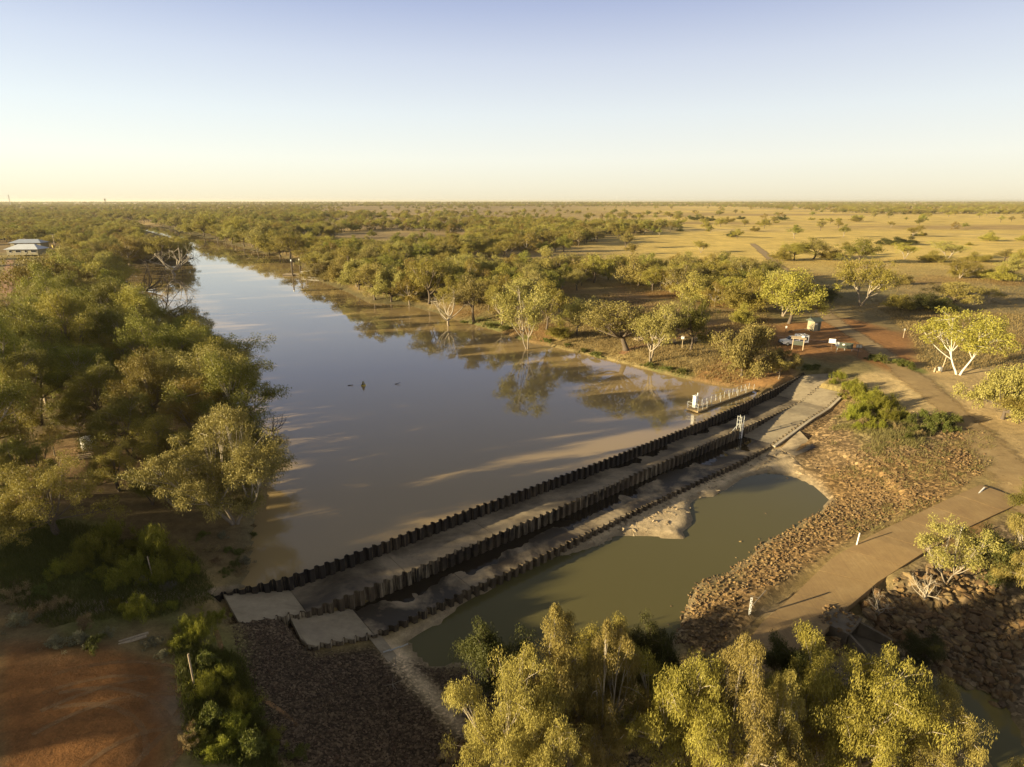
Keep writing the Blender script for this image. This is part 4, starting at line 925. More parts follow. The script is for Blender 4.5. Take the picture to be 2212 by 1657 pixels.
# left bank
T('bank_a', 508, 1132, 862, 250, 'large multi-stemmed gum at the water corner nearest the weir', 0.6)
for px_, py_, tp_, w_, k_, l_ in ((425, 1062, 925, 120, 'bank_d', 'leafy gum filling the shade behind the large corner gum'), (350, 1030, 890, 120, 'bank_f', 'olive gum between the bushy green gum and the corner gum'), (530, 1060, 940, 110, 'bank_g', 'grey gum pressed against the water side of the corner gum'), (260, 1060, 940, 110, 'bank_d', 'low olive gum below the bushy green gum'), (70, 1060, 930, 110, 'bank_h', 'green gum below the dark forked gum')):
    T(k_, px_, py_, tp_, w_, l_)
T('bank_e', 574, 1030, 925, 75, 'dark leaning gum whose crown juts over the water behind the large corner gum', 0.0)
T('bank_b', 450, 985, 812, 160, 'rust-tinted gum behind the large corner gum', 1.2)
T('bank_h', 292, 990, 828, 160, 'bushy green gum in the middle of the near left bank', 0.5)
T('bank_c', 184, 882, 738, 125, 'gum with pale split trunk above a bare patch of ground', 2.0)
T('bank_c', 175, 948, 868, 78, 'small vivid green tree beside the white tank', 0.5)
T('bank_f', 50, 958, 772, 110, 'dark forked gum at the left edge over bare ground', 0.2)
T('bank_d', 128, 1155, 972, 205, 'wide low gum with slanting trunk above the lime shrubs', 1.0)
T('bank_g', 395, 905, 745, 110, 'gum with crooked white limbs left of the rust-tinted gum', 1.1)
T('bank_f', 20, 1085, 980, 90, 'leafy tree cut by the left edge below the dark forked gum', 1.0)
T('sapling', 118, 985, 905, 45, 'thin brownish sapling on the bare ground of the left bank', 0.6)
T('bank_h', 330, 1090, 985, 85, 'shaded low tree under the large corner gum', 1.9)
T('snag', 590, 935, 880, 80, 'bare dark branches reaching over the water from the left bank', 0.1, 0.1, name='dead_branches')
# cove of the left bank
T('dead', 380, 596, 520, 100, 'pale dead tree at the mouth of the left cove', 0.2, -0.3, name='dead_tree')
T('snag', 318, 632, 556, 130, 'drowned tree with dark bare branches fanning over the cove', 0.7, -0.4, name='dead_tree')
T('snag', 352, 690, 586, 150, 'second drowned tree of bare twigs at the near end of the cove', 2.2, -0.4, name='dead_tree')
T('snag', 415, 560, 540, 40, 'forked dead branch sticking out of the water at the cove point', 1.0, -0.4, name='dead_branch')
for i_, (px, py, tp, w, k) in enumerate([(388, 566, 507, 58, 'gum_i'), (352, 572, 506, 62, 'gum_a'), (310, 572, 505, 60, 'gum_f'), (330, 540, 503, 55, 'gum_b'), (280, 575, 508, 60, 'gum_e'), (375, 545, 508, 50, 'round')]):
    T(k, px, py, tp, w, 'dense gum crowding the point between the cove and the main river', group='trees of the cove point')

# gums crowding the right bank upstream of the jetty
for i_, (px, py) in enumerate(((628, 560), (606, 553), (582, 548), (556, 542), (528, 532), (500, 526), (470, 519), (440, 511), (412, 504), (385, 497), (615, 545), (570, 534), (515, 520), (455, 508))):
    T(('gum_a', 'gum_i', 'round', 'gum_g', 'gum_d', 'gum_b')[i_ % 6], px, py, py - rnd.uniform(48, 60) + i_ % 10 * 2.0, 52 - i_ % 10 * 1.6, ('gum crowding the right bank upstream of the jetty, %s' % ('next to the jetty' if px > 590 else 'opposite the cove point' if px < 480 else 'between the jetty and the cove point')), group='upstream right bank row')

# foreground clump below the pool
def fore(key, x, y, h, w, label, rz=0.0): return plant(key, x, y, gz(x, y), h, w, rz, label)
def fore_px(key, bx, by, top, w, label, rz=0.0):
    x, y, z = spot(bx, by, -2.8); h = height_for(x, y, z, top); zc, _ = depth_row(x, y, z + h * 0.7); return plant(key, x, y, z, h, w * zc / FPX, rz, label)
fore_px('weep_a', 1200, 1640, 1306, 210, 'tallest golden weeping tree of the foreground, with a narrow leading spire', 0.3)
fore_px('weep_b', 1310, 1650, 1334, 190, 'golden weeping tree with twin tops right of the tallest spire', 1.4)
fore_px('weep_c', 1290, 1560, 1350, 170, 'dark green shaded tree behind the golden spires', 0.3)
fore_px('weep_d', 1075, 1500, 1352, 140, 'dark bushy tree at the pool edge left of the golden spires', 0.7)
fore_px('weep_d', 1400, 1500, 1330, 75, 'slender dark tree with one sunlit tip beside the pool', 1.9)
fore_px('weep_e', 1110, 1690, 1420, 150, 'sprawling tree with sunlit tufts at the foot of the pale gravel path', 2.6)
fore_px('weep_b', 1580, 1700, 1368, 235, 'brightest yellow weeping tree right of the foreground gap', 2.9)
fore_px('weep_a', 1660, 1720, 1440, 150, 'yellow weeping tree leaning against the brightest one', 2.0)
fore_px('weep_c', 1770, 1640, 1388, 240, 'big green tree with sunlit top in front of the culvert', 1.0)
fore_px('weep_c', 1860, 1690, 1420, 165, 'spreading green tree with pinkish branch ends beside the stream', 2.4)
fore_px('weep_e', 1990, 1700, 1490, 80, 'small golden tree overhanging the muddy stream', 0.2)
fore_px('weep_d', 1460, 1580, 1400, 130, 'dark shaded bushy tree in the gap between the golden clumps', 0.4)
fore_px('weep_c', 1455, 1680, 1415, 150, 'olive weeping tree filling the gap between the golden clumps', 1.7)
fore_px('weep_d', 1700, 1500, 1372, 110, 'dark shrubby tree at the end of the causeway', 0.9)
fore_px('weep_e', 1180, 1750, 1540, 150, 'low golden tree cut by the bottom edge', 0.9)
fore_px('weep_d', 1990, 1440, 1365, 90, 'dark green bush tree growing among the boulders by the stream', 1.1)
fore_px('weep_e', 2290, 1780, 1600, 150, 'golden tree cut by the lower right corner', 1.1)
T('half_dead', 2045, 1262, 1120, 120, 'sparse bush tree with bare white branches below the causeway', 0.7)
T('weep_d', 2165, 1270, 1150, 120, 'dark green tree at the right edge below the causeway', 0.3)
T('weep_e', 2240, 1310, 1120, 120, 'grey-green tree at the right edge with pale branches', 1.3)
T('dead', 1995, 1300, 1232, 75, 'pale leafless shrub sprawling over the boulders', 1.0, name='dead_shrub')
T('dead', 1895, 1330, 1270, 55, 'small leafless shrub beside the culvert', 2.0, name='dead_shrub')

# ------------------------------------------------------------------ woods filled in between the trees above
def poisson(poly, dmin, maxn, ok=None, tries=30000, seed=5, grow=0.0):
    g = np.random.default_rng(seed); lo, hi = poly.min(0), poly.max(0); cand = g.random((tries, 2)) * (hi - lo) + lo
    cand = cand[sdist(cand[:, 0], cand[:, 1], poly) > 0]; out = []
    if ok: cand = cand[ok(cand)]
    ex = np.array([(a, b, w) for a, b, w in TREES])
    for p in cand:
        d = dmin + grow * p[1]
        if len(out) and np.min((np.array(out)[:, 0] - p[0]) ** 2 + (np.array(out)[:, 1] - p[1]) ** 2) < d * d: continue
        if len(ex) and np.min(np.hypot(ex[:, 0] - p[0], ex[:, 1] - p[1]) - ex[:, 2] * 0.3) < d * 0.4: continue
        out.append(p)
        if len(out) >= maxn: break
    return out
TINT = {'gum_a': 'olive', 'gum_b': 'grey-green', 'gum_c': 'olive', 'gum_d': 'deep green', 'gum_e': 'rust-tinted', 'gum_f': 'golden', 'gum_g': 'grey-green', 'gum_h': 'deep green', 'gum_i': 'olive', 'gum_j': 'grey-green', 'round': 'bushy olive', 'round_c': 'bushy golden',
        'bank_a': 'grey-green', 'bank_c': 'deep green', 'bank_d': 'olive', 'bank_e': 'olive', 'bank_f': 'olive', 'bank_g': 'grey-green', 'bank_h': 'deep green'}
def name_left(k, x, y, h):
    size = 'short' if h < 11 else 'tall' if h > 13.5 else 'mid-height'
    d = -float(sdist([x], [y], RIVER)[0]); side = 'riverward in' if d < 9 else 'amid' if d < 22 else 'landward in'
    far_ = 'near the lime shrubs' if y < 72 else 'abreast of the white tank' if y < 92 else 'past the power pole' if y < 125 else 'halfway to the cove' if y < 165 else 'close to the cove'
    return '%s %s gum %s the left wood, %s' % (size, TINT[k], side, far_)
def name_right(k, x, y, h):
    size = 'short' if h < 8 else 'tall' if h > 9.8 else 'mid-height'
    p = 1106 + x / y * FPX
    where = 'behind the shore thicket' if p < 1000 else 'behind the bleached dead tree' if p < 1180 else 'behind the picnic ground' if p < 1450 else 'left of the massive spreading tree'
    return '%s %s gum %s, on the %s flats' % (size, TINT[k], where, 'near' if y < 165 else 'middle' if y < 200 else 'far')
def in_px(p, polys, z=2.0):
    return np.any([sdist(p[:, 0], p[:, 1], P(q, z)) > 0 for q in polys], axis=0)
CLEAR_L = [[(225, 560), (420, 560), (440, 770), (400, 810), (320, 760), (255, 660)], [(0, 520), (60, 530), (150, 540), (130, 640), (60, 700), (0, 770), (-120, 770), (-120, 520)], [(60, 960), (150, 890), (260, 960), (270, 1020), (150, 1050), (40, 1080)], [(0, 1140), (250, 1100), (330, 1060), (400, 1000), (580, 1000), (600, 1300), (0, 1400)]]
def dry(p, m=1.5): return sdist(p[:, 0], p[:, 1], RIVER) < -m
WOOD_L = P([(-60, 1060), (-40, 760), (-30, 560), (0, 520), (180, 498), (300, 500), (395, 525), (300, 572), (258, 580), (262, 605), (330, 690), (440, 775), (480, 845), (560, 960), (555, 1100), (480, 1120), (330, 1100), (200, 1090), (0, 1110)], 1.5)
keys_l = ['gum_a', 'gum_b', 'gum_d', 'gum_e', 'gum_f', 'gum_g', 'gum_h', 'gum_i', 'gum_c']
near_l = ['bank_d', 'bank_f', 'bank_g', 'bank_h', 'bank_e', 'bank_c']
# a close row leaning over the water along the left bank
row = resample(np.vstack([RIVER[5:9]]), 200); last = None; nrow = 0
for k in range(200):
    q = row[k] + np.array([-1.2, -0.4]) - np.array([rnd.uniform(0.2, 2.6), 0]); 
    if last is not None and np.hypot(*(q - last)) < (4.2 + 0.014 * q[1]): continue
    if min(math.hypot(q[0] - a, q[1] - b_) for a, b_, w in TREES) < 3.0: continue
    last = q; nrow += 1; kk = rnd.choice(near_l if q[1] < 120 else keys_l); hh_ = rnd.uniform(9.5, 13.5)
    plant(kk, q[0], q[1], gz(*q), hh_, None, rnd.uniform(0, 6.28), name_left(kk, q[0], q[1], hh_).replace('riverward in', 'overhanging the water from').replace('amid', 'overhanging the water from'), 'waterside row on the left bank')
for p in poisson(WOOD_L, 4.9, 150, lambda p: dry(p) & (p[:, 1] < 125) & ~in_px(p, CLEAR_L), grow=0.004, seed=5)[:48]:
    k = rnd.choice(near_l); h = rnd.uniform(6.5, 13.5)
    h *= 1.18; plant(k, p[0], p[1], gz(*p), h, PROTO[k]['W'] * h / PROTO[k]['H'] * 0.82, rnd.uniform(0, 6.28), name_left(k, p[0], p[1], h), 'left bank woodland')
for p in poisson(WOOD_L, 6.2, 150, lambda p: dry(p) & (p[:, 1] >= 125) & (p[:, 1] < 215) & ~in_px(p, CLEAR_L), grow=0.003, seed=6)[:62]:
    k = rnd.choice(keys_l); h = rnd.uniform(7, 14) * (1.0 if k != 'gum_f' else 0.85)
    h *= 1.12; plant(k, p[0], p[1], gz(*p), h, PROTO[k]['W'] * h / PROTO[k]['H'] * 0.85, rnd.uniform(0, 6.28), name_left(k, p[0], p[1], h), 'upstream left woodland')
# trees beyond the left edge whose long shadows lie over the red clearing
for x, y, h in ((-62, 4, 10.5), (-66, 12.5, 11), (-67, 25.5, 11), (-90, 2, 12), (-92, 19, 12), (-58, 33, 9), (-82, 28, 12.5), (-72, 36, 11), (-76, 9, 11), (-74, 17, 11)):
    plant(rnd.choice(near_l), x, y, 2.6, h, None, rnd.uniform(0, 6), 'gum beyond the left edge casting long shadows over the red clearing', 'shade trees left of the clearing')
SPARE = 288 - NTREE
CLEAR_R = [[(1340, 600), (1420, 640), (1640, 690), (1500, 740), (1330, 720), (1180, 650)], [(1560, 700), (1960, 690), (2100, 810), (1600, 830), (1540, 760)], [(720, 505), (1010, 505), (1010, 530), (730, 530)], [(1600, 510), (1700, 600), (1740, 640), (1690, 660), (1580, 540)]]
WOOD_R = P([(700, 545), (760, 520), (1010, 528), (1100, 500), (1300, 485), (1440, 500), (1560, 530), (1650, 560), (1740, 640), (1690, 690), (1500, 690), (1330, 640), (1180, 660), (1080, 680), (900, 630), (790, 590)], 2.0)
for p in poisson(WOOD_R, 7.5, max(SPARE, 10), lambda p: dry(p, 3) & (p[:, 1] < 235) & ~in_px(p, CLEAR_R), seed=8, grow=0.006):
    k = rnd.choice(['gum_a', 'gum_b', 'gum_d', 'gum_g', 'gum_i', 'gum_h', 'round', 'gum_c', 'gum_j', 'gum_e', 'round_c'])
    h = rnd.uniform(6.5, 11.5); plant(k, p[0], p[1], gz(*p), h, None, rnd.uniform(0, 6.28), name_right(k, p[0], p[1], h), 'right bank woodland')
print('trees', NTREE)

# ------------------------------------------------------------------ far woods, too many to count
SRC = {}
for o in list(bpy.data.objects):
    if o.type == 'MESH' and o.parent is not None and o.name.split('.')[0] in ('crown', 'trunk'): SRC.setdefault(o.data.name, o)
def forest(name, pts, hh, keys, label):
    """one mass of trees: a cloud of points, each carrying a copy of one of the trees above"""
    g = np.random.default_rng(len(pts)); n = len(pts); zz = ground_z(pts[:, 0], pts[:, 1])
    me = bpy.data.meshes.new(name); me.vertices.add(n); me.vertices.foreach_set('co', np.column_stack([pts, zz]).astype(np.float32).ravel())
    kd = g.integers(0, len(keys), n).astype(np.int32); rz = (g.random(n) * 6.283).astype(np.float32)
    sc_ = np.empty((n, 3), np.float32); H_ = np.array([PROTO[k]['H'] for k in keys])[kd]; sc_[:, 2] = hh / H_; sc_[:, 0] = sc_[:, 2] * g.uniform(0.95, 1.3, n); sc_[:, 1] = sc_[:, 0]
    a = me.attributes.new('kind_of_tree', 'INT', 'POINT'); a.data.foreach_set('value', kd)
    a = me.attributes.new('turn', 'FLOAT', 'POINT'); a.data.foreach_set('value', rz)
    a = me.attributes.new('size', 'FLOAT_VECTOR', 'POINT'); a.data.foreach_set('vector', sc_.ravel())
    o = link(name, me); tag(o, label, 'woodland', None, 'stuff')
    ng = bpy.data.node_groups.new(name, 'GeometryNodeTree')
    ng.interface.new_socket('Geometry', in_out='INPUT', socket_type='NodeSocketGeometry'); ng.interface.new_socket('Geometry', in_out='OUTPUT', socket_type='NodeSocketGeometry')
    N, L = ng.nodes, ng.links; gi, go = N.new('NodeGroupInput'), N.new('NodeGroupOutput'); jn = N.new('GeometryNodeJoinGeometry'); L.new(jn.outputs[0], go.inputs[0])
    def named(nm, ty):
        q = N.new('GeometryNodeInputNamedAttribute'); q.data_type = ty; q.inputs['Name'].default_value = nm; return q.outputs['Attribute']
    kk, tt, ss = named('kind_of_tree', 'INT'), named('turn', 'FLOAT'), named('size', 'FLOAT_VECTOR')
    cx = N.new('ShaderNodeCombineXYZ'); L.new(tt, cx.inputs[2])
    for i, k in enumerate(keys):
        cmp = N.new('FunctionNodeCompare'); cmp.data_type = 'INT'; cmp.operation = 'EQUAL'
        ins = [q for q in cmp.inputs if q.enabled and q.type == 'INT']; L.new(kk, ins[0]); ins[1].default_value = i
        for part in ('trunk', 'crown'):
            oi = N.new('GeometryNodeObjectInfo'); oi.transform_space = 'ORIGINAL'; oi.inputs['Object'].default_value = SRC[PROTO[k][part].name]
            ip = N.new('GeometryNodeInstanceOnPoints'); L.new(gi.outputs[0], ip.inputs['Points']); L.new(cmp.outputs[0], ip.inputs['Selection']); L.new(oi.outputs['Geometry'], ip.inputs['Instance'])
            L.new(cx.outputs[0], ip.inputs['Rotation']); L.new(ss, ip.inputs['Scale']); L.new(ip.outputs[0], jn.inputs[0])
    m = o.modifiers.new('trees', 'NODES'); m.node_group = ng
    return o
KF = ['gum_a', 'gum_b', 'gum_c', 'gum_g', 'gum_i', 'gum_e', 'gum_h', 'gum_d']
KF = [k for k in KF if PROTO[k]['crown'].name in SRC and PROTO[k]['trunk'].name in SRC]
g = np.random.default_rng(17)
def region_pts(n, y0, y1, xlo=-0.95, xhi=0.95, dens=None):
    y = np.sqrt(g.random(n) * (y1 ** 2 - y0 ** 2) + y0 ** 2); x = y * (xlo + (xhi - xlo) * g.random(n)); 
    d = dens(x, y); k = g.random(n) < d; return np.stack([x[k], y[k]], 1)
def rowof(y): return 434 + 28 * FPX / y
def pxof(x, y): return 1106 + x / y * FPX / math.cos(PITCH) * 0.985
def dens_mid(x, y):
    px, row = pxof(x, y), rowof(y)
    d = 0.07 + 0.80 * smooth01(0.44, 0.60, fbm(x, y, 75, 81))
    left = px < 420 + (row - 480) * 0.5
    d = np.where(left, 0.55 + 0.6 * smooth01(0.35, 0.55, fbm(x, y, 70, 83)), d)
    right = smooth01(1340, 1500, px + (row - 480) * 1.6 + (fbm(x, y, 120, 85) - 0.5) * 240)
    d = d * (1 - right * 0.985)
    glade = (px > 720) & (px < 1010) & (row > 497) & (row < 531); d = np.where(glade, d * 0.08, d)
    sr = sdist(x, y, RIVER); d = np.where((sr > -26) & (x > -0.55 * y) & (px > 330) & (px < 900), np.maximum(d, 0.95), d); d = np.where(sr > -1.6, 0, d); d = np.where((px > 300) & (px < 425) & (row > 488) & (row < 540), 0, d)
    for q in CLEAR_L[1:2] + CLEAR_R[3:]: d = np.where(sdist(x, y, P(q, 2.0)) > 0, 0, d)
    d = np.where((sdist(x, y, WOOD_L) > 0) & (y < 200), d * 0.4, d); d = np.where((sdist(x, y, WOOD_R) > 0) & (y < 225), 0, d)
    return np.clip(d, 0, 1)
pm = region_pts(9500, 185, 760, dens=dens_mid)
pe = np.array(poisson(WOOD_R, 5.5, 260, lambda p: dry(p, 3) & (p[:, 1] < 225) & ~in_px(p, CLEAR_R), seed=21)); pm = np.concatenate([pm, pe[g.random(len(pe)) < 0.55]])
forest('middle_woods', pm, g.uniform(5.5, 11.0, len(pm)), KF, 'open gum woodland on the flats beyond the river bend')
def dens_far(x, y):
    px = pxof(x, y); row = rowof(y)
    band = np.maximum(smooth01(0.40, 0.55, fbm(x, y * 2.5, 260, 87)), 0.2)
    right = smooth01(950, 1500, px + (fbm(x, y, 300, 88) - 0.5) * 500)
    band = np.where(right > 0.2, smooth01(0.56, 0.66, fbm(x, y * 4, 300, 89)) * 0.4 * (1 - right) + 0.02, band)
    open_ = smooth01(0.50, 0.62, fbm(x, y * 3.0, 420, 93)) * 0.75 + 0.05
    band = np.where((px > 620) & (right <= 0.2), smooth01(0.46, 0.60, fbm(x, y * 2, 200, 95)) * 0.6 + 0.08, band)
    d = np.where(row < 446 + 14 * smooth01(1500, 1900, px), 1.0, np.where((row < 463) & (px > 620) & (px < 1500), np.minimum(band, open_), band))
    d = np.where((px < 700), np.maximum(d, 0.75), d)
    return np.clip(np.where(sdist(x, y, RIVER) > -4, 0, d), 0, 1)
pf = region_pts(9000, 760, 1500, dens=dens_far)
forest('far_woods', pf, g.uniform(6.5, 12.0, len(pf)), KF, 'distant gum woods fading towards the flat horizon')
ph = np.concatenate([region_pts(7000, 1500, 4000, dens=dens_far), region_pts(6500, 4000, 11000, dens=lambda x, y: np.full(len(x), 1.0))])
sc3 = np.where(ph[:, 1] > 4000, g.uniform(12, 22, len(ph)), g.uniform(8, 14, len(ph)))
forest('horizon_woods', ph, sc3, KF, 'dark band of scrub along the whole horizon')
# the air: far things pale a little towards the horizon
hz = MB().box(-40000, -250, -6.0, 40000, 60000, 46.0).build('haze', M['glass']); hz.data.materials.clear()
hm = bpy.data.materials.new('haze'); hm.use_nodes = True; hm.node_tree.nodes.clear(); ho = hm.node_tree.nodes.new('ShaderNodeOutputMaterial'); hv = hm.node_tree.nodes.new('ShaderNodeVolumePrincipled')
hv.inputs['Color'].default_value = (1.0, 0.95, 0.82, 1); hv.inputs['Density'].default_value = 5e-5; hv.inputs['Anisotropy'].default_value = 0.3; hm.node_tree.links.new(hv.outputs[0], ho.inputs['Volume']); hz.data.materials.append(hm); hz['kind'] = 'stuff'
# small dark bushes dotted over the open plain
def plain_bush(px, row, wpx, label, group='bushes dotted over the plain'):
    x, y, z = spot(px, row, 2.1); zc, _ = depth_row(x, y, z); w = wpx * zc / FPX
    t = PROTO['round_b' if rnd.random() < 0.5 else 'round']; e = empty('bush', (x, y, z - 0.1), rnd.uniform(0, 6), label, 'bush', group); s = w / t['W']; e.scale = (s, s, s * rnd.uniform(0.5, 0.75))
    link('stem', t['trunk'], e); link('foliage', t['crown'], e)
for px, row, w in ((1976, 510, 16), (1992, 510, 18), (1926, 529, 40), (1958, 529, 45), (1900, 528, 20), (2138, 521, 38), (2092, 530, 18), (2210, 521, 26), (1655, 481, 15), (1640, 486, 18), (1676, 482, 14), (1690, 476, 22), (1753, 475, 14), (1775, 476, 12), (1790, 477, 14), (1812, 477, 14), (1850, 479, 26), (1920, 462, 8), (1952, 463, 8), (1975, 463, 10), (1990, 463, 8), (1560, 460, 9), (1810, 456, 8), (1862, 455, 8), (1600, 474, 20), (1575, 480, 24), (1535, 478, 22), (1500, 476, 26), (1470, 482, 22), (2140, 500, 6), (1470, 500, 20), (1720, 490, 10), (1630, 500, 22), (1580, 512, 30), (1530, 500, 14)):
    plain_bush(px, row, w, 'dark low bush dotted on the open golden plain')

# ------------------------------------------------------------------ shrubs
def shrub_mesh(seed, mat, n, up_, ll, lw, lump=6):
    g = np.random.default_rng(seed); lump = lump * 3; q = g.normal(size=(lump, 2)) * 0.36; rr = np.hypot(q[:, 0], q[:, 1]); cen = np.column_stack([q, np.clip((0.72 - 0.55 * rr) * g.uniform(0.25, 1.15, lump), 0.06, 1)])
    V, Fq = leaves(g, cen, g.uniform(0.10, 0.30, lump), n // lump, ll, lw, -up_, 1.3, 0.75)
    k = V[:, 2] < 0; V[k, 2] *= 0.1
    return mesh_np('shrub', V, Fq, [M[mat]])
SH = {'lime': [shrub_mesh(80 + k, 'shrub_lime', 3800, 0.75, 0.15, 0.017, 9) for k in range(3)], 'dry': [shrub_mesh(90 + k, 'shrub_dry', 1500, 0.7, 0.16, 0.028) for k in range(2)],
      'grey': [shrub_mesh(95 + k, 'shrub_grey', 1500, 0.6, 0.16, 0.03) for k in range(2)], 'green': [shrub_mesh(98 + k, 'grass_green', 1800, 0.6, 0.15, 0.035) for k in range(2)]}
NS = 0
def shrub(kind, px, py, wpx, label, group, hf=0.75, z=1.0):
    global NS
    if kind == 'lime': hf *= rnd.uniform(0.6, 1.35); wpx *= rnd.uniform(0.7, 1.2)
    x, y, z = spot(px, py, z); zc, _ = depth_row(x, y, z); w = wpx * zc / FPX
    o = link('shrub', SH[kind][NS % len(SH[kind])], None, (x, y, z - 0.05), rnd.uniform(0, 6.28), (w * 0.62 * rnd.uniform(0.8, 1.3), w * 0.62, w * hf)); NS += 1
    return tag(o, label, 'shrub', group)
for px, py, w in ((245, 1165, 75), (290, 1185, 80), (205, 1195, 70), (335, 1200, 85), (250, 1215, 80), (380, 1215, 80), (165, 1230, 70), (300, 1235, 85), (400, 1245, 60), (350, 1255, 70), (215, 1245, 70), (130, 1240, 55), (180, 1190, 55), (330, 1170, 50), (270, 1260, 60)):
    shrub('lime', px, py, w, 'feathery lime shrub at the %s %s of the big left bank patch' % ('upper' if py < 1190 else 'lower' if py > 1235 else 'middle', 'landward end' if px < 215 else 'river end' if px > 340 else 'centre'), 'lime shrubs on the left bank')
for px, py, w in ((270, 1322, 50), (300, 1330, 60), (335, 1322, 55), (370, 1312, 48), (250, 1310, 40)):
    shrub('lime', px, py, w, 'lime shrub of the small row beside the pale foot path', 'lime shrubs by the foot path')
for px, py, w in ((405, 1365, 80), (440, 1350, 75), (475, 1335, 60), (390, 1395, 60), (430, 1385, 60)):
    shrub('lime', px, py, w, 'bright lime shrub at the corner of the upper pale slab', 'lime shrubs by the upper slab')
for px, py, w in ((445, 1440, 60), (480, 1465, 70), (450, 1500, 60), (500, 1510, 65), (460, 1570, 90), (510, 1580, 95), (470, 1625, 100), (540, 1630, 90), (590, 1600, 60), (430, 1600, 60), (560, 1560, 60), (520, 1540, 60), (645, 1640, 55)):
    shrub('lime' if rnd.random() < 0.7 else 'green', px, py, w, 'yellow-green shrub on the %s side of the shrub strip, %s' % ('gravel' if px > 500 else 'clearing', 'near the pale post' if py < 1520 else 'mid strip' if py < 1590 else 'at the bottom edge'), 'shrubs at the clearing edge')
for px, py, w in ((405, 1610, 45), (415, 1580, 30)): shrub('dry', px, py, w, 'straw coloured dry shrub at the edge of the red clearing', 'straw shrubs', 1.0)
for px, py, w in ((80, 1330, 70), (130, 1310, 60), (40, 1350, 60), (180, 1350, 50), (170, 1390, 60), (210, 1395, 60), (120, 1395, 50), (230, 1370, 40), (30, 1290, 60), (330, 1395, 45), (350, 1420, 35), (90, 1280, 45), (310, 1262, 40), (365, 1275, 45)):
    shrub(rnd.choice(['grey', 'grey', 'dry', 'green']), px, py, w, 'drab shaded shrub on the left bank, %s' % ('at the left edge' if px < 100 else 'above the timber beams' if px > 200 else 'above the red clearing'), 'drab shrubs of the left bank', 0.55)
for px, py, w in ((1812, 818, 42), (1800, 828, 32), (1835, 838, 45), (1850, 860, 50), (1870, 872, 52), (1890, 862, 50), (1860, 892, 48), (1840, 905, 46), (1895, 888, 50), (1905, 905, 48), (1875, 910, 50), (1920, 880, 42), (1930, 910, 40), (1880, 925, 42), (1845, 850, 40), (1905, 925, 40), (1855, 925, 36), (1950, 905, 36)):
    shrub('lime', px, py, w * 0.82, 'sunlit lime shrub %s of the bank above the lit slabs' % ('at the slab corner' if px < 1838 and py < 845 else 'on the road side' if px > 1895 else 'on the stony side' if py > 900 else 'in the thick'), 'lime shrubs above the slabs')
for px, py, w in ((1825, 850, 26), (1882, 880, 28), (1912, 895, 26), (1868, 915, 30), (1935, 925, 30), (1850, 880, 26), (1925, 905, 24), (1990, 940, 26)):
    shrub('dry', px, py, w, 'brownish dry shrub among the lime shrubs above the slabs', 'dry shrubs above the slabs', 0.6)
for px, py, w in ((1965, 915, 38), (1995, 908, 50), (2030, 915, 55), (2060, 918, 50), (2010, 930, 40), (1975, 935, 36), (1960, 950, 34), (2045, 930, 40)):
    shrub('green', px, py, w, 'green shrub in the strip between the stones and the dirt road', 'green shrubs by the road', 0.6)
for px, py, w in ((1745, 797, 30), (1765, 795, 25), (1905, 782, 45), (1940, 790, 45), (1965, 795, 40), (1885, 776, 30)):
    shrub('green', px, py, w, 'low green shrub %s' % ('at the tip of the dark pile wall' if px < 1800 else 'on the mound between the signs and the road'), 'low shrubs near the signs', 0.45)
for px, py, w in ((1405, 797, 40), (1440, 800, 38), (1475, 805, 36), (1290, 768, 36), (1260, 760, 32), (1055, 706, 40), (1090, 712, 36), (1180, 738, 34), (1000, 700, 30), (1225, 748, 30)):
    shrub('green', px, py, w, 'low green clump along the right shore', 'green clumps along the right shore', 0.3)

for px, py, w in ((530, 1215, 34), (538, 1190, 30), (520, 1235, 36), (505, 1222, 34), (545, 1160, 30), (488, 1238, 36), (515, 1195, 30), (470, 1215, 34), (495, 1190, 30), (548, 1140, 26), (455, 1190, 36), (440, 1160, 36), (480, 1160, 34)):
    shrub(rnd.choice(['grey', 'green', 'dry']), px, py, w, 'scrubby dark plant on the muddy left shore by the end of the weir', 'scrub on the left shore', 0.45, 0.6)
# ------------------------------------------------------------------ grass, too fine to count
def blades(name, pts, hh, ww, mat, label, per=7, spread=0.22):
    g = np.random.default_rng(len(pts)); N = len(pts) * per; p = np.repeat(pts, per, 0) + g.normal(size=(N, 2)) * spread
    z = sheet_z(p[:, 0], p[:, 1]); a = g.random(N) * 6.28; h = hh * g.uniform(0.5, 1.4, N); t = g.normal(size=(N, 2)) * 0.35 * h[:, None]
    d = np.stack([np.cos(a), np.sin(a)], 1) * ww
    V = np.empty((N, 3, 3), np.float32); V[:, 0, :2] = p - d; V[:, 1, :2] = p + d; V[:, 2, :2] = p + t; V[:, 0, 2] = z - 0.03; V[:, 1, 2] = z - 0.03; V[:, 2, 2] = z + h
    o = link(name, mesh_np(name, V.reshape(-1, 3), np.arange(N * 3).reshape(-1, 3), [M[mat]])); return tag(o, label, 'grass', None, 'stuff')
def pts_in(px, z, n, seed, cond=None):
    pl = P(px, z); g = np.random.default_rng(seed); lo_, hi_ = pl.min(0), pl.max(0); c = g.random((n * 4, 2)) * (hi_ - lo_) + lo_
    c = c[sdist(c[:, 0], c[:, 1], pl) > 0]
    if cond is not None: c = c[cond(c)]
    return c[:n]
pg = pts_in([(1790, 905), (1830, 880), (1960, 910), (2010, 950), (1960, 1000), (1860, 985), (1800, 950)], -0.2, 1800, 1)
pg = pg[fbm(pg[:, 0], pg[:, 1], 2.6, 33) > 0.5]
blades('grass', pg, 0.42, 0.03, 'grass_olive', 'pale olive grass below the lime shrubs on the stony bank')
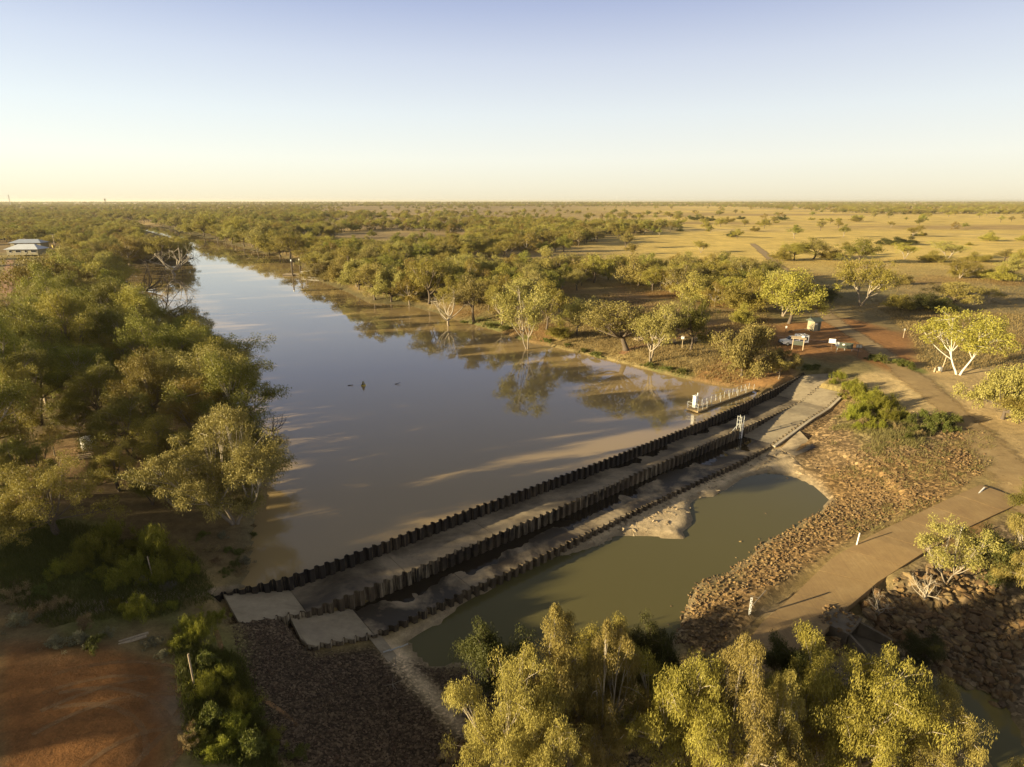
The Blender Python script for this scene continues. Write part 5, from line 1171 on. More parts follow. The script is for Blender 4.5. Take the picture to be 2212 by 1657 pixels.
pg = pts_in([(1790, 1010), (1960, 970), (2140, 960), (2140, 1030), (2000, 1110), (1850, 1160)], -1.2, 900, 15); pg = pg[fbm(pg[:, 0], pg[:, 1], 3.2, 37) > 0.52]
blades('grass', pg, 0.30, 0.03, 'grass_olive', 'sparse olive grass between the stones of the slope')
pg = np.concatenate([pts_in([(100, 1150), (420, 1180), (460, 1260), (330, 1320), (100, 1360), (0, 1300), (0, 1200)], 2, 3500, 2), pts_in([(380, 1400), (520, 1420), (600, 1657), (430, 1657)], 0.5, 2600, 3), pts_in([(0, 1130), (240, 1130), (220, 1200), (0, 1260)], 2.4, 1500, 6)])
blades('green_grass', pg, 0.34, 0.03, 'grass_green', 'rough green grass in the shade of the left bank')
dr = lambda c: sdist(c[:, 0], c[:, 1], RIVER) < -0.3
pg = np.concatenate([pts_in([(1180, 750), (1240, 700), (1500, 720), (1650, 690), (1700, 790), (1560, 828), (1440, 808), (1320, 775)], 1.3, 5200, 4, dr), pts_in([(980, 690), (1000, 640), (1300, 640), (1640, 690), (1300, 720), (1130, 725)], 1.6, 5000, 5, dr), pts_in([(1900, 670), (2212, 680), (2212, 790), (2000, 800), (1960, 720)], 2.1, 3500, 7), pts_in([(1240, 560), (2200, 560), (2212, 690), (1900, 690), (1760, 650), (1300, 640)], 2.1, 7000, 9)])
blades('dry_grass', pg, 0.38, 0.05, 'grass_dry', 'dry straw grass over the right bank flats', 6, 0.4)

# ------------------------------------------------------------------ stones
_b = bmesh.new(); bmesh.ops.create_icosphere(_b, subdivisions=1, radius=1.0); IV = np.array([v.co[:] for v in _b.verts]); IF = np.array([[v.index for v in f.verts] for f in _b.faces]); _b.free()
_b = bmesh.new(); bmesh.ops.create_icosphere(_b, subdivisions=2, radius=1.0); JV = np.array([v.co[:] for v in _b.verts]); JF = np.array([[v.index for v in f.verts] for f in _b.faces]); _b.free()
def rock_shape(seed, V):
    g = np.random.default_rng(seed); W_ = V.copy()
    for _ in range(11):
        nrm = g.normal(size=3); nrm /= np.linalg.norm(nrm); c = g.uniform(0.38, 0.80); d = W_ @ nrm; k = d > c; W_[k] -= (d[k] - c)[:, None] * nrm[None]
    return W_ * np.array([g.uniform(0.95, 1.5), g.uniform(0.75, 1.1), g.uniform(0.55, 0.95)]) + g.normal(size=V.shape) * 0.03
BIG = [rock_shape(200 + k, JV) for k in range(6)]; SMALL = [rock_shape(300 + k, IV) for k in range(8)]
R1 = np.concatenate([P([(1733, 980), (1783, 1005), (1957, 966), (2105, 957), (2142, 1021), (2108, 1062), (2013, 1104), (1925, 1124), (1840, 1158), (1757, 1208), (1670, 1262), (1610, 1272), (1590, 1330), (1560, 1390)], -1.7),
     P([(1490, 1410), (1450, 1385), (1466, 1340), (1486, 1290), (1502, 1254), (1568, 1232), (1608, 1198), (1645, 1166), (1695, 1146), (1730, 1122), (1768, 1100), (1800, 1082), (1830, 1066), (1800, 1030)], -2.9)])
R2 = P([(1860, 1300), (1960, 1262), (2022, 1236), (2064, 1240), (2110, 1262), (2150, 1300), (2212, 1340), (2212, 1420), (2190, 1500), (2142, 1490), (2069, 1464), (1990, 1455), (1943, 1408), (1895, 1385), (1873, 1323)], -2.8)
R3 = P([(945, 1640), (975, 1592), (1060, 1590), (1110, 1640), (1120, 1720), (960, 1720)], -2.6)
R4 = P([(1755, 1380), (1838, 1305), (1850, 1330), (1822, 1392), (1790, 1400)], -2.2)
items = []
def fill(poly, n, r0, r1, seed, ok=None):
    g = np.random.default_rng(seed); lo_, hi_ = poly.min(0), poly.max(0); c = g.random((n * 5, 2)) * (hi_ - lo_) + lo_; c = c[sdist(c[:, 0], c[:, 1], poly) > 0][:n]
    if ok is not None: c = c[ok(c)]
    s, t = xy2st(c[:, 0], c[:, 1]); c = c[~((t < wt(2, s) + 0.6) & (s < 68) & (s > -26))]
    c = c[sdist(c[:, 0], c[:, 1], np.concatenate([CU, CL[::-1]])) < -0.1]; c = c[sdist(c[:, 0], c[:, 1], CULV) < -0.1]
    r = r0 + (r1 - r0) * g.random(len(c)) ** 2.6
    for (x, y), q in zip(c, r): items.append((x, y, q))
fill(R1, 10500, 0.045, 0.25, 1, lambda c: rng.random(len(c)) < np.maximum(smooth01(0.40, 0.56, fbm(c[:, 0], c[:, 1], 4, 97)), smooth01(-1.9, -2.6, sheet_z(c[:, 0], c[:, 1])) * 0.9) + 0.06)
fill(R2, 2000, 0.08, 0.55, 2, lambda c: rng.random(len(c)) < 0.25 + 0.75 * smooth01(0.3, 0.5, fbm(c[:, 0], c[:, 1], 3, 98))); fill(R3, 260, 0.16, 0.40, 3); fill(R4, 420, 0.08, 0.32, 4)
fill(P([(1640, 850), (1690, 818), (1700, 830), (1650, 860)], 0.7), 160, 0.10, 0.28, 5); fill(P([(1560, 836), (1700, 805), (1720, 815), (1640, 842)], 0.8), 200, 0.08, 0.20, 6)
for px, py in ((1770, 1100), (1740, 1125), (1690, 1090), (1665, 1130), (1655, 1110), (1640, 1165), (1600, 1170), (1590, 1205), (1680, 1035), (1700, 1033), (1725, 1033), (1615, 1215), (1580, 1225), (1450, 1310), (1445, 1350)):
    items.append((*at(px, py, PZ), rnd.uniform(0.10, 0.22)))
n_top = len(items)
for _ in range(70): items.append((*cul(rnd.uniform(-1.5, 1.5), rnd.uniform(-2.6, -0.1)), rnd.uniform(0.10, 0.30)))
it = np.array(items); zz = sheet_z(it[:, 0], it[:, 1]); inpool = sdist(it[:, 0], it[:, 1], POOL) > 0; zz = np.where(inpool, np.maximum(zz, PZ - 0.06), zz); zz[n_top:] = np.maximum(zz[n_top:], -2.36)
siz = it[:, 2] / np.hypot(np.hypot(it[:, 0], it[:, 1]), zz - CAM_H)
infr = (np.abs(pxof(it[:, 0], it[:, 1] * 1.0 + 8) - 1106) < 1080)
order = np.argsort(-np.where(infr, siz, 0)); big, rest = order[:285], order[285:]
rmesh = [mesh_np('boulder', BIG[k], JF, [M['rock']]) for k in range(6)]
WHAT = [('beside the culvert', *CM), ('under the half bare tree', *at(2045, 1262, -2.2)), ('at the stream edge', *at(2069, 1462, -3.6)), ('beside the leafless shrub', *at(1995, 1300, -2.4)), ('by the road slab', *at(1930, 1262, -2.2)), ('towards the right edge', *at(2180, 1440, -3)), ('in the middle of the bank', *at(2040, 1380, -3))]
def near_what(x, y): return min(WHAT, key=lambda w: (w[1] - x) ** 2 + (w[2] - y) ** 2)[0]
for k in big:
    x, y, r = it[k]; o = link('boulder', rmesh[k % 6], None, (x, y, zz[k] + r * 0.22)); o.rotation_euler = (rnd.uniform(-0.4, 0.4), rnd.uniform(-0.4, 0.4), rnd.uniform(0, 6.28)); o.scale = (r, r, r)
    if y < 32.5 and x < 10: tag(o, 'dark boulder in the small heap at the bottom edge below the gravel', 'boulder', 'boulders at the bottom edge')
    elif sdist([x], [y], R2)[0] > 0: tag(o, '%s boulder in the stone bank below the causeway, %s' % ('large' if r > 0.45 else 'smaller', near_what(x, y)), 'boulder', 'boulders below the causeway')
    else: tag(o, 'ochre rock of the stone slope between the pool and the causeway', 'boulder', 'rocks of the stone slope')
def rock_mass(name, idx, pos, shapes, fc, mat, label, sink=0.15):
    g = np.random.default_rng(len(idx)); Vs, Fs, n0 = [], [], 0; w = g.integers(0, len(shapes), len(idx))
    for k, S in enumerate(shapes):
        q = idx[w == k]; m = len(q)
        if not m: continue
        a, b = g.random(m) * 6.28, g.normal(size=m) * 0.4; ca, sa, cb, sb = np.cos(a), np.sin(a), np.cos(b), np.sin(b); r = pos[q, 2]
        x = S[None, :, 0] * cb[:, None] + S[None, :, 2] * sb[:, None]; zq = -S[None, :, 0] * sb[:, None] + S[None, :, 2] * cb[:, None]; y = np.repeat(S[None, :, 1], m, 0)
        W_ = np.stack([(x * ca[:, None] - y * sa[:, None]) * r[:, None] + pos[q, 0][:, None], (x * sa[:, None] + y * ca[:, None]) * r[:, None] + pos[q, 1][:, None], zq * r[:, None] + (pos[q, 3] + r * sink)[:, None]], -1)
        Fs.append((fc[None] + (np.arange(m) * len(S))[:, None, None] + n0).reshape(-1, 3)); Vs.append(W_.reshape(-1, 3)); n0 += m * len(S)
    return tag(link(name, mesh_np(name, np.concatenate(Vs), [np.concatenate(Fs)], [mat])), label, 'stones', None, 'stuff')
rock_mass('rubble', rest, np.column_stack([it, zz]), SMALL, IF, M['rock'], 'smaller broken stones covering the slopes on both sides of the causeway')
ss_ = rng.uniform(-14, 39, 420); tt_ = np.array([float(wt(2, a)) for a in ss_]) + 0.45 + 3.2 * rng.random(420) ** 1.5
sx_, sy_ = st2xy(ss_, tt_); zs_ = sheet_z(sx_, sy_); kk_ = (zs_ > PZ - 0.05) & (fbm(sx_, sy_, 4, 55) > 0.42); sr_ = 0.10 + 0.34 * rng.random(420) ** 2
rock_mass('shelf_rock', np.where(kk_)[0], np.column_stack([sx_, sy_, sr_, zs_]), [S_ * np.array([1.3, 1.0, 0.45]) for S_ in SMALL], IF, M['shelf_rock'], 'pale broken rock on the sandy shelf along the lowest wall', 0.0)
gp = np.concatenate([pts_in([(505, 1358), (640, 1345), (690, 1400), (800, 1390), (870, 1445), (990, 1570), (1010, 1680), (600, 1680), (520, 1470)], -1.3, 7000, 12), pts_in([(905, 1442), (1000, 1436), (1060, 1470), (1090, 1590), (1010, 1545)], -2.8, 1500, 13), pts_in([(1735, 905), (1830, 870), (1960, 905), (2100, 945), (1960, 965), (1790, 1000), (1740, 975)], -0.4, 2600, 14)])
gr_ = (0.022 + 0.075 * rng.random(len(gp)) ** 2) * np.where(rng.random(len(gp)) < 0.03, 2.2, 1)
_v = np.array([(1, 0, 0), (-0.9, 0.2, 0), (0, 1, 0.1), (0.1, -0.9, 0), (0, 0, 0.8), (0, 0, -0.8)]); _f = np.array([(0, 2, 4), (2, 1, 4), (1, 3, 4), (3, 0, 4), (2, 0, 5), (1, 2, 5), (3, 1, 5), (0, 3, 5)])
rock_mass('gravel', np.arange(len(gp)), np.column_stack([gp, gr_, sheet_z(gp[:, 0], gp[:, 1])]), [_v, _v[:, [1, 0, 2]] * [1, -1, 1]], _f, M['pebble'], 'dark gravel spread over the slope at the foot of the weir', 0.2)

# ------------------------------------------------------------------ walkway and gauge station on the river side of the wall
def chain(pts): return [Vector(p) for p in pts]
wk = empty('walkway', (0, 0, 0), 0, 'narrow railed walkway with a platform reaching into the river by the wall', 'walkway')
pa, pb, pc = np.array(at(1487, 885, 0.3)), np.array(at(1508, 892, 0.3)), np.array(at(1527, 885, 0.3))
d1 = np.array(at(1527, 878, 0.5)); d2 = np.array(at(1632, 838, 0.7))
ud = (d2 - d1) / np.linalg.norm(d2 - d1); nd = np.array([-ud[1], ud[0]])
if nd @ np.array([-1, 1]) < 0: nd = -nd
L_ = float(np.linalg.norm(d2 - d1)); pfl = 2.6
def wp(s, k, z): q = d1 + ud * s + nd * k; return (q[0], q[1], z)
b = MB(); b.hexa([wp(-pfl, -0.25, 0.12), wp(0, -0.25, 0.12), wp(0, 1.75, 0.12), wp(-pfl, 1.75, 0.12), wp(-pfl, -0.25, 0.34), wp(0, -0.25, 0.34), wp(0, 1.75, 0.34), wp(-pfl, 1.75, 0.34)])
o = b.build('platform', M['ochre'], wk); bm_fix(o)
for k in range(int(L_ / 1.2) + 1):
    s = k * 1.2; e = min(s + 1.17, L_)
    if e - s < 0.2: continue
    b = MB(); b.hexa([wp(s, 0, 0.2), wp(e, 0, 0.2), wp(e, 1.0, 0.2), wp(s, 1.0, 0.2), wp(s, 0, 0.36), wp(e, 0, 0.36), wp(e, 1.0, 0.36), wp(s, 1.0, 0.36)]); o = b.build('deck_panel', M['ochre'], wk); bm_fix(o)
    for kk in ((0.06, 0.94) if k % 2 else (0.94,)):
        b = MB(); b.tube(wp(s + 0.1, kk, 0.3), wp(s + 0.1, kk, 1.42), 0.035, n=6); b.build('rail_post', M['galv'], wk)
    b = MB(); b.tube(wp(s + 0.3, 0.5, 0.25), wp(s + 0.3, 0.5, -1.4), 0.09, n=8); b.build('leg', M['galv'], wk)
for kk in (0.94,):
    for zz_ in (0.9, 1.38):
        b = MB(); b.tube(wp(0.1, kk, zz_), wp(L_, kk, zz_), 0.025, n=6); b.build('rail', M['galv'], wk)
for s, k in ((-pfl + 0.1, -0.15), (-pfl + 0.1, 1.65), (-0.2, 1.65), (-1.3, -0.15), (-0.2, -0.15)):
    b = MB(); b.tube(wp(s, k, 0.34), wp(s, k, 1.42), 0.035, n=6); b.build('rail_post', M['galv'], wk)
for a, c in (((-pfl + 0.1, -0.15), (-pfl + 0.1, 1.65)), ((-pfl + 0.1, 1.65), (-0.2, 1.65)), ((-pfl + 0.1, -0.15), (-0.2, -0.15))):
    for zz_ in (0.9, 1.38): b = MB(); b.tube(wp(*a, zz_), wp(*c, zz_), 0.025, n=6); b.build('rail', M['galv'], wk)
gbx = empty('gauge_cabinet', wp(-1.5, 1.1, 0.34), math.atan2(ud[1], ud[0]), 'tall white cabinet standing on the walkway platform', 'cabinet')
MB().box(-0.3, -0.25, 0.05, 0.3, 0.25, 1.85).build('cabinet_body', M['white_paint'], gbx, bevel=0.02)
MB().box(-0.34, -0.29, 1.852, 0.34, 0.29, 1.92).build('lid', M['white_paint'], gbx)
MB().box(-0.26, -0.272, 0.15, 0.26, -0.252, 1.75).build('door', M['white_paint'], gbx)
MB().tube((0.5, 0, 0), (0.5, 0, 2.25), 0.07).build('pipe', M['white_paint'], gbx)

# gauge frame on the middle wall
gx, gy = st2xy(*xy2st(*at(1600, 946, -2.1))); gf = empty('metal_gauge_stand', (gx, gy, -2.15), WA, 'pale metal gauge frame with ladder standing against the middle wall', 'gauge frame')
for xx, yy in ((-0.35, 0.0), (0.35, 0.0), (-0.35, 0.6), (0.35, 0.6)):
    MB().tube((xx, yy, 0 if yy == 0 else 1.3), (xx, yy, 3.3), 0.045, n=6).build('post', M['galv'], gf)
for zz_ in (2.1, 2.7, 3.25):
    MB().tube((-0.35, 0, zz_), (0.35, 0, zz_), 0.03, n=6).build('rail', M['galv'], gf)
    MB().tube((-0.35, 0, zz_), (-0.35, 0.6, zz_), 0.03, n=6).build('rail', M['galv'], gf)
    MB().tube((-0.35, 0.6, zz_), (0.35, 0.6, zz_), 0.03, n=6).build('rail', M['galv'], gf)
MB().tube((-0.4, 0.3, 2.2), (-1.5, 0.5, 1.4), 0.05, n=6).build('brace', M['galv'], gf)
MB().box(-0.06, -0.08, 0.0, 0.18, -0.05, 2.4).build('gauge_board', M['white_paint'], gf)
for k in range(5): MB().tube((-0.33, -0.03, 0.3 + k * 0.35), (0.33, -0.03, 0.3 + k * 0.35), 0.02, n=5).build('rung', M['galv'], gf)

# ------------------------------------------------------------------ white utility vehicle
def ute():
    x, y, z = spot(1713, 745, 2.1); a0 = np.array(at(1688, 744, z)); a1 = np.array(at(1738, 741, z)); yaw = R(184)
    r = empty('utility_vehicle', (x, y, z), yaw, 'white utility vehicle with a covered rear tray parked on the red ground', 'vehicle')
    # local +x is forward; 5.3 m long
    def side(name, prof, hw0, hw1, zsplit, mat, bev=0.05):
        m = MB(); n = len(prof); V = []
        for sy in (-1, 1):
            for px_, pz in prof: V.append((px_, sy * (hw0 if pz < zsplit else hw1), pz))
        m.add(V, [tuple(range(n - 1, -1, -1)), tuple(range(n, 2 * n))] + [(i, (i + 1) % n, n + (i + 1) % n, n + i) for i in range(n)])
        o = m.build(name, mat, r, bevel=bev); bm_fix(o); return o
    side('body', [(2.62, 0.42), (2.66, 0.80), (2.50, 1.02), (1.35, 1.16), (-0.55, 1.16), (-0.55, 0.42)], 0.90, 0.88, 1.0, M['car_white'])
    side('cab', [(1.30, 1.162), (0.62, 1.76), (-0.48, 1.80), (-0.55, 1.162)], 0.86, 0.70, 1.5, M['car_white'])
    side('tray', [(-0.62, 0.60), (-0.62, 1.95), (-2.62, 1.92), (-2.62, 0.60)], 0.92, 0.92, 9, M['car_white'], 0.03)
    MB().hexa([(1.27, -0.74, 1.22), (1.27, 0.74, 1.22), (1.28, 0.74, 1.2), (1.28, -0.74, 1.2), (0.70, -0.62, 1.715), (0.70, 0.62, 1.715), (0.71, 0.62, 1.72), (0.71, -0.62, 1.72)])
    m = MB(); m.add([(1.262, -0.76, 1.22), (1.262, 0.76, 1.22), (0.69, 0.63, 1.725), (0.69, -0.63, 1.725)], [(0, 1, 2, 3)]); o = m.build('windscreen', M['glass'], r); o.location = (0.016, 0, 0.012)
    for sy in (-1, 1):
        for (xa, xb, xc, xd) in ((1.02, 0.42, 0.66, 0.42), (0.34, -0.40, 0.34, -0.38)):
            m = MB(); m.add([(xa, sy * 0.862, 1.22), (xb, sy * 0.862, 1.22), (xd, sy * 0.735, 1.66), (xc, sy * 0.735, 1.66)], [(0, 1, 2, 3)]); o = m.build('side_window', M['glass'], r); o.location = (0, sy * 0.02, 0)
        MB().box(2.50, sy * 0.62 - 0.2, 0.80, 2.655, sy * 0.62 + 0.2, 0.97).build('headlight', M['galv'], r, bevel=0.02)
        MB().box(-2.66, sy * 0.8 - 0.08, 0.75, -2.62, sy * 0.8 + 0.08, 1.0).build('tail_light', M['red'], r)
        MB().box(0.95, sy * 0.98 - 0.1, 1.2, 1.08, sy * 0.98 + 0.1, 1.36).build('mirror', M['black'], r)
        MB().box(-0.8, sy * 0.915 - 0.01, 1.05, -2.4, sy * 0.915 + 0.02, 1.75).build('canopy_window', M['glass'], r)
        for wx in (1.62, -1.55):
            m = MB(); m.tube((wx, sy * 0.66, 0.37), (wx, sy * 0.92, 0.37), 0.37, n=20); w = m.build('wheel', M['black'], r, True)
            m = MB(); m.tube((wx, sy * 0.90, 0.37), (wx, sy * 0.935, 0.37), 0.21, n=14); m.build('rim', M['galv'], w)
    MB().box(2.60, -0.9, 0.36, 2.78, 0.9, 0.66).build('bumper', M['black'], r, bevel=0.04)
    m = MB()
    for yy in (-0.7, 0.7): m.tube((2.76, yy, 0.5), (2.72, yy, 1.05), 0.035)
    for zz_ in (0.8, 1.05): m.tube((2.74, -0.7, zz_), (2.74, 0.7, zz_), 0.035)
    m.build('bull_bar', M['black'], r)
    m = MB()
    for xx in (-0.7, -1.6, -2.5): m.tube((xx, -0.85, 2.08), (xx, 0.85, 2.08), 0.03); m.tube((xx, -0.85, 1.9), (xx, -0.85, 2.08), 0.03); m.tube((xx, 0.85, 1.9), (xx, 0.85, 2.08), 0.03)
    for yy in (-0.85, 0.85): m.tube((-0.6, yy, 2.1), (-2.75, yy, 2.1), 0.03)
    m.build('roof_rack', M['white_paint'], r)
    m = MB(); m.tube((1.2, 0.8, 1.1), (1.15, 0.8, 2.6), 0.012); m.build('aerial', M['black'], r)
ute()

# ------------------------------------------------------------------ timber shelter board and signs near the car park
def signpost(px, py, w, h, top, mat, label, cat='sign', name='sign', posts=1, yaw=-0.5, postmat='timber', texts=0, t=0.04):
    x, y, z = spot(px, py, 2.0); r = empty(name, (x, y, z), yaw, label, cat)
    for k in range(posts):
        xx = 0 if posts == 1 else (-w / 2 + 0.08 + k * (w - 0.16) / (posts - 1))
        MB().box(xx - 0.045, 0.0, -0.2, xx + 0.045, 0.09, top - (0.0 if posts > 1 else h * 0.3)).build('post', M[postmat], r)
    pn = MB().box(-w / 2, -t, top - h, w / 2, -0.002, top).build('sign_panel', M[mat], r, bevel=0.01)
    return r, pn
sh = empty('notice_shelter', spot(1722, 756, 2.0), -0.45, 'open timber notice shelter with two posts and a small roof in front of the vehicle', 'shelter')
for xx in (-0.95, 0.95):
    MB().box(xx - 0.08, -0.08, -0.2, xx + 0.08, 0.08, 2.35).build('post', M['timber'], sh, bevel=0.01)
MB().box(-0.868, -0.05, 0.95, 0.868, 0.03, 1.75).build('notice_board', M['sign_green'], sh)
m = MB(); m.hexa([(-1.35, -0.6, 2.28), (1.35, -0.6, 2.28), (1.35, 0.6, 2.52), (-1.35, 0.6, 2.52), (-1.35, -0.6, 2.36), (1.35, -0.6, 2.36), (1.35, 0.6, 2.60), (-1.35, 0.6, 2.60)]); m.build('roof', M['timber'], sh)
MB().box(0.45, -0.3, 2.62, 0.95, 0.1, 2.9).build('notice_plate', M['white_paint'], sh)
r_, pn = signpost(1795, 756, 1.15, 0.85, 2.2, 'white_paint', 'white rectangular sign on a dark post, left of the row by the road', postmat='timber_dark')
r_, pn = signpost(1806, 762, 0.7, 0.85, 2.1, 'white_paint', 'white square sign on a pale post, second from the left by the road', yaw=-0.3)
r_, pn = signpost(1824, 757, 2.7, 1.15, 1.55, 'sign_green', 'wide grey-green information board on three posts beside the road', posts=3, yaw=-0.35, postmat='galv')
for xx in (-0.9, 0.0, 0.9):
    MB().box(xx - 0.40, -0.06, 0.5, xx + 0.40, -0.043, 1.45).build('board_sheet', M['sign_green'], r_)
MB().box(-0.5, -0.075, 1.0, -0.1, -0.062, 1.3).build('notice_sheet', M['white_paint'], r_)
r_, pn = signpost(1852, 770, 1.0, 0.7, 2.3, 'sign_green', 'small twin grey sign on a thin post, rightmost of the row by the road', yaw=-0.3, postmat='timber_dark')
for xx in (-0.25, 0.25): MB().box(xx - 0.2, -0.06, 1.68, xx + 0.2, -0.043, 2.24).build('sign_plate', M['galv'], r_)
signpost(1473, 753, 0.55, 0.65, 2.6, 'white_paint', 'small white sign on a tall thin post between picnic tables', postmat='timber')
signpost(1697, 718, 0.35, 0.5, 1.4, 'white_paint', 'tiny white marker sign left of the toilet hut', postmat='timber_dark', yaw=-0.4)
signpost(1951, 730, 0.3, 0.4, 2.0, 'galv', 'thin marker post beside the far dirt road', postmat='timber', yaw=-0.3)
signpost(1500, 742, 0.5, 0.2, 1.3, 'timber', 'low timber crossbar post behind the dense gum', postmat='timber', yaw=0)
bx = empty('roadside_post', spot(2033, 803, 2.0), 0.2, 'leaning pale post with a small box beside the white forked gum', 'post')
MB().tube((0, 0, -0.1), (0.45, 0, 2.9), 0.07).build('post', M['timber'], bx)
MB().box(-0.62, -0.25, 0.0, -0.12, 0.25, 0.85).build('box', M['galv'], bx, bevel=0.02)
cr = empty('marker_rock', spot(2018, 804, 2.0), 0, 'pale stump with an orange stone left of the leaning post', 'stump')
MB().tube((0, 0, -0.1), (0.05, 0, 0.8), 0.16, 0.12, 10).build('stump', M['timber'], cr, True)
MB().box(0.3, -0.3, -0.1, 0.95, 0.2, 0.25).build('stone', M['ochre'], cr, bevel=0.06)

# toilet hut
th = empty('toilet_hut', spot(1757, 714, 2.2), 0.35, 'small tan toilet hut with a green gable roof', 'hut')
MB().box(-0.95, -0.95, -0.2, 0.95, 0.95, 2.3).build('wall', M['wall_cream'], th)
m = MB(); m.add([(-1.4, -1.3, 2.25), (1.4, -1.3, 2.25), (1.4, 1.3, 2.25), (-1.4, 1.3, 2.25), (-1.4, 0, 2.95), (1.4, 0, 2.95)], [(0, 1, 5, 4), (2, 3, 4, 5), (1, 2, 5), (3, 0, 4), (3, 2, 1, 0)]); m.build('roof', M['roof_green'], th)
MB().box(0.1, -0.98, -0.1, 0.8, -0.952, 1.95).build('door', M['sign_green'], th)
MB().box(-0.6, -0.98, 1.5, -0.15, -0.952, 1.85).build('sign_plate', M['white_paint'], th)
MB().tube((-0.6, 0.7, 2.5), (-0.6, 0.7, 3.6), 0.07).build('vent_pipe', M['black'], th)
ob = spot(1708, 718, 2.1); o = link('orange_boulder', mesh_np('orange_boulder', BIG[2], JF, [M['rock']]), None, (ob[0], ob[1], ob[2] + 0.25), 0.4, (0.75, 0.75, 0.65)); tag(o, 'lone orange boulder on the red ground behind the vehicle', 'boulder')
# log barriers of the car park
for k, ((ax, ay), (bx_, by)) in enumerate((((1716, 716), (1756, 712)), ((1740, 716), (1758, 713)))):
    A_, B_ = spot(ax, ay, 2.1), spot(bx_, by, 2.1); o = MB().tube((*A_[:2], A_[2] + 0.25), (*B_[:2], B_[2] + 0.25), 0.13).build('log_barrier', M['timber']); tag(o, ('long' if k == 0 else 'short') + ' pale log barrier lying left of the toilet hut', 'log')

# picnic tables
def picnic(px, py, yaw, label):
    r = empty('picnic_table', spot(px, py, 1.7), yaw, label, 'picnic table', 'picnic tables')
    for k in range(3): MB().box(-0.95, -0.37 + k * 0.25, 0.72, 0.95, -0.14 + k * 0.25, 0.77).build('plank', M['timber'], r)
    for sy in (-1, 1):
        MB().box(-0.95, sy * 0.78 - 0.14, 0.42, 0.95, sy * 0.78 + 0.14, 0.46).build('bench', M['timber'], r)
    for xx in (-0.65, 0.65):
        m = MB(); m.tube((xx, -0.8, 0), (xx, -0.25, 0.72), 0.045, n=6); m.tube((xx, 0.8, 0), (xx, 0.25, 0.72), 0.045, n=6); m.box(xx - 0.03, -0.85, 0.34, xx + 0.03, 0.85, 0.42); m.build('leg_frame', M['timber'], r)
picnic(1448, 742, 0.4, 'pale picnic table left of the straight sunlit trunk'); picnic(1503, 738, 0.3, 'pale picnic table right of the straight sunlit trunk'); picnic(1379, 737, 0.5, 'pale picnic table half hidden behind the broad leaning gum')
bq = empty('barbecue', spot(1440, 731, 1.8), 0.3, 'dark barbecue block behind the left picnic table', 'barbecue')
MB().box(-0.8, -0.45, 0, 0.8, 0.45, 0.75).build('base', M['concrete_dark'], bq); MB().box(-0.7, -0.4, 0.752, 0.7, 0.4, 0.95).build('hood', M['black'], bq, bevel=0.05)

# ------------------------------------------------------------------ markers of the causeway
def post_px(px, py, h, r, mat, lean, label, name='marker_post', z=-1.5, cap=None):
    x, y, z = spot(px, py, z); e = empty(name, (x, y, z - 0.05), 0, label, 'post')
    MB().tube((0, 0, -0.15), (lean[0] * h, lean[1] * h, h), r, n=8).build('post', M[mat], e)
    if cap: MB().box(lean[0] * h - 0.12, -0.03, h - 0.28, lean[0] * h + 0.12, 0.03 , h + 0.02).build('reflector', M[cap], e)
    return e
post_px(1849, 1182, 1.55, 0.06, 'white_paint', (0.10, 0.05), 'white marker post on the upper edge of the causeway, in the middle')
x, y, z = spot(2112, 1070, -0.4); e = empty('fallen_marker', (x, y, z), 0, 'white marker post knocked flat at the top end of the causeway', 'post'); MB().tube((-0.2, -0.15, 0.08), (1.35, 0.95, 0.42), 0.085, n=8).build('post', M['white_paint'], e)
post_px(2070, 1168, 1.5, 0.04, 'white_paint', (0.06, 0.0), 'thin marker with white head among bare branches on the lower edge of the causeway', cap='white_paint')
dg = post_px(1618, 1328, 1.7, 0.05, 'galv', (0.0, 0.0), 'white depth gauge board at the near end of the causeway', name='depth_gauge', z=-1.7)
MB().box(-0.09, -0.08, 0.2, 0.09, -0.055, 1.75).build('gauge_board', M['white_paint'], dg)
for k in range(8): MB().box(-0.085 if k % 2 else 0.01, -0.092, 0.28 + k * 0.18, -0.01 if k % 2 else 0.085, -0.0815, 0.36 + k * 0.18).build('gauge_mark', M['black'], dg)
x, y, z = spot(1640, 1300, -1.6); e = empty('fallen_branch', (x, y, z), 0.7, 'broken white pipe and branch lying by the depth gauge', 'branch'); m = MB(); m.tube((-1.1, 0, 0.2), (1.2, 0.1, 0.5), 0.06, 0.04, 6); m.tube((0, 0.05, 0.35), (-0.6, 0.6, 0.6), 0.035, 0.02, 5); m.build('branch', M['bark_dead'], e)
post_px(420, 1482, 2.4, 0.055, 'timber', (-0.02, 0.03), 'tall pale post standing at the edge of the red clearing', name='pale_post', z=1.5)
post_px(330, 1248, 2.0, 0.04, 'timber', (-0.04, 0.0), 'thin pale post among the lime shrubs', name='thin_post', z=1.8)
x, y, z = spot(285, 1386, 1.9); e = empty('timber_beams', (x, y, z), 0.55, 'pair of yellowish timber beams lying beside the red clearing', 'timber')
for k, (yy, dx) in enumerate(((0.0, 0.0), (0.28, 0.12))): MB().box(-0.85 + dx, yy - 0.06, 0.02, 0.85 + dx, yy + 0.06, 0.16).build('beam', M['timber'], e)
for k, (px, py, l_, a) in enumerate(((872, 1398, 0.7, 0.55), (852, 1405, 0.9, 0.5), (835, 1410, 0.5, 0.4))):
    x, y, z = spot(px, py, -2.4); e = MB().tube((-l_ / 2, 0, 0.12), (l_ / 2, 0, 0.16), 0.05, n=6).build('pipe_piece', M['galv'], None); e.location = (x, y, z); e.rotation_euler = (0, 0, a); tag(e, ['pale pipe offcut nearest the concrete strip', 'longest pale pipe offcut on the gravel below the slab', 'short pale pipe offcut, farthest left below the slab'][k], 'pipe')
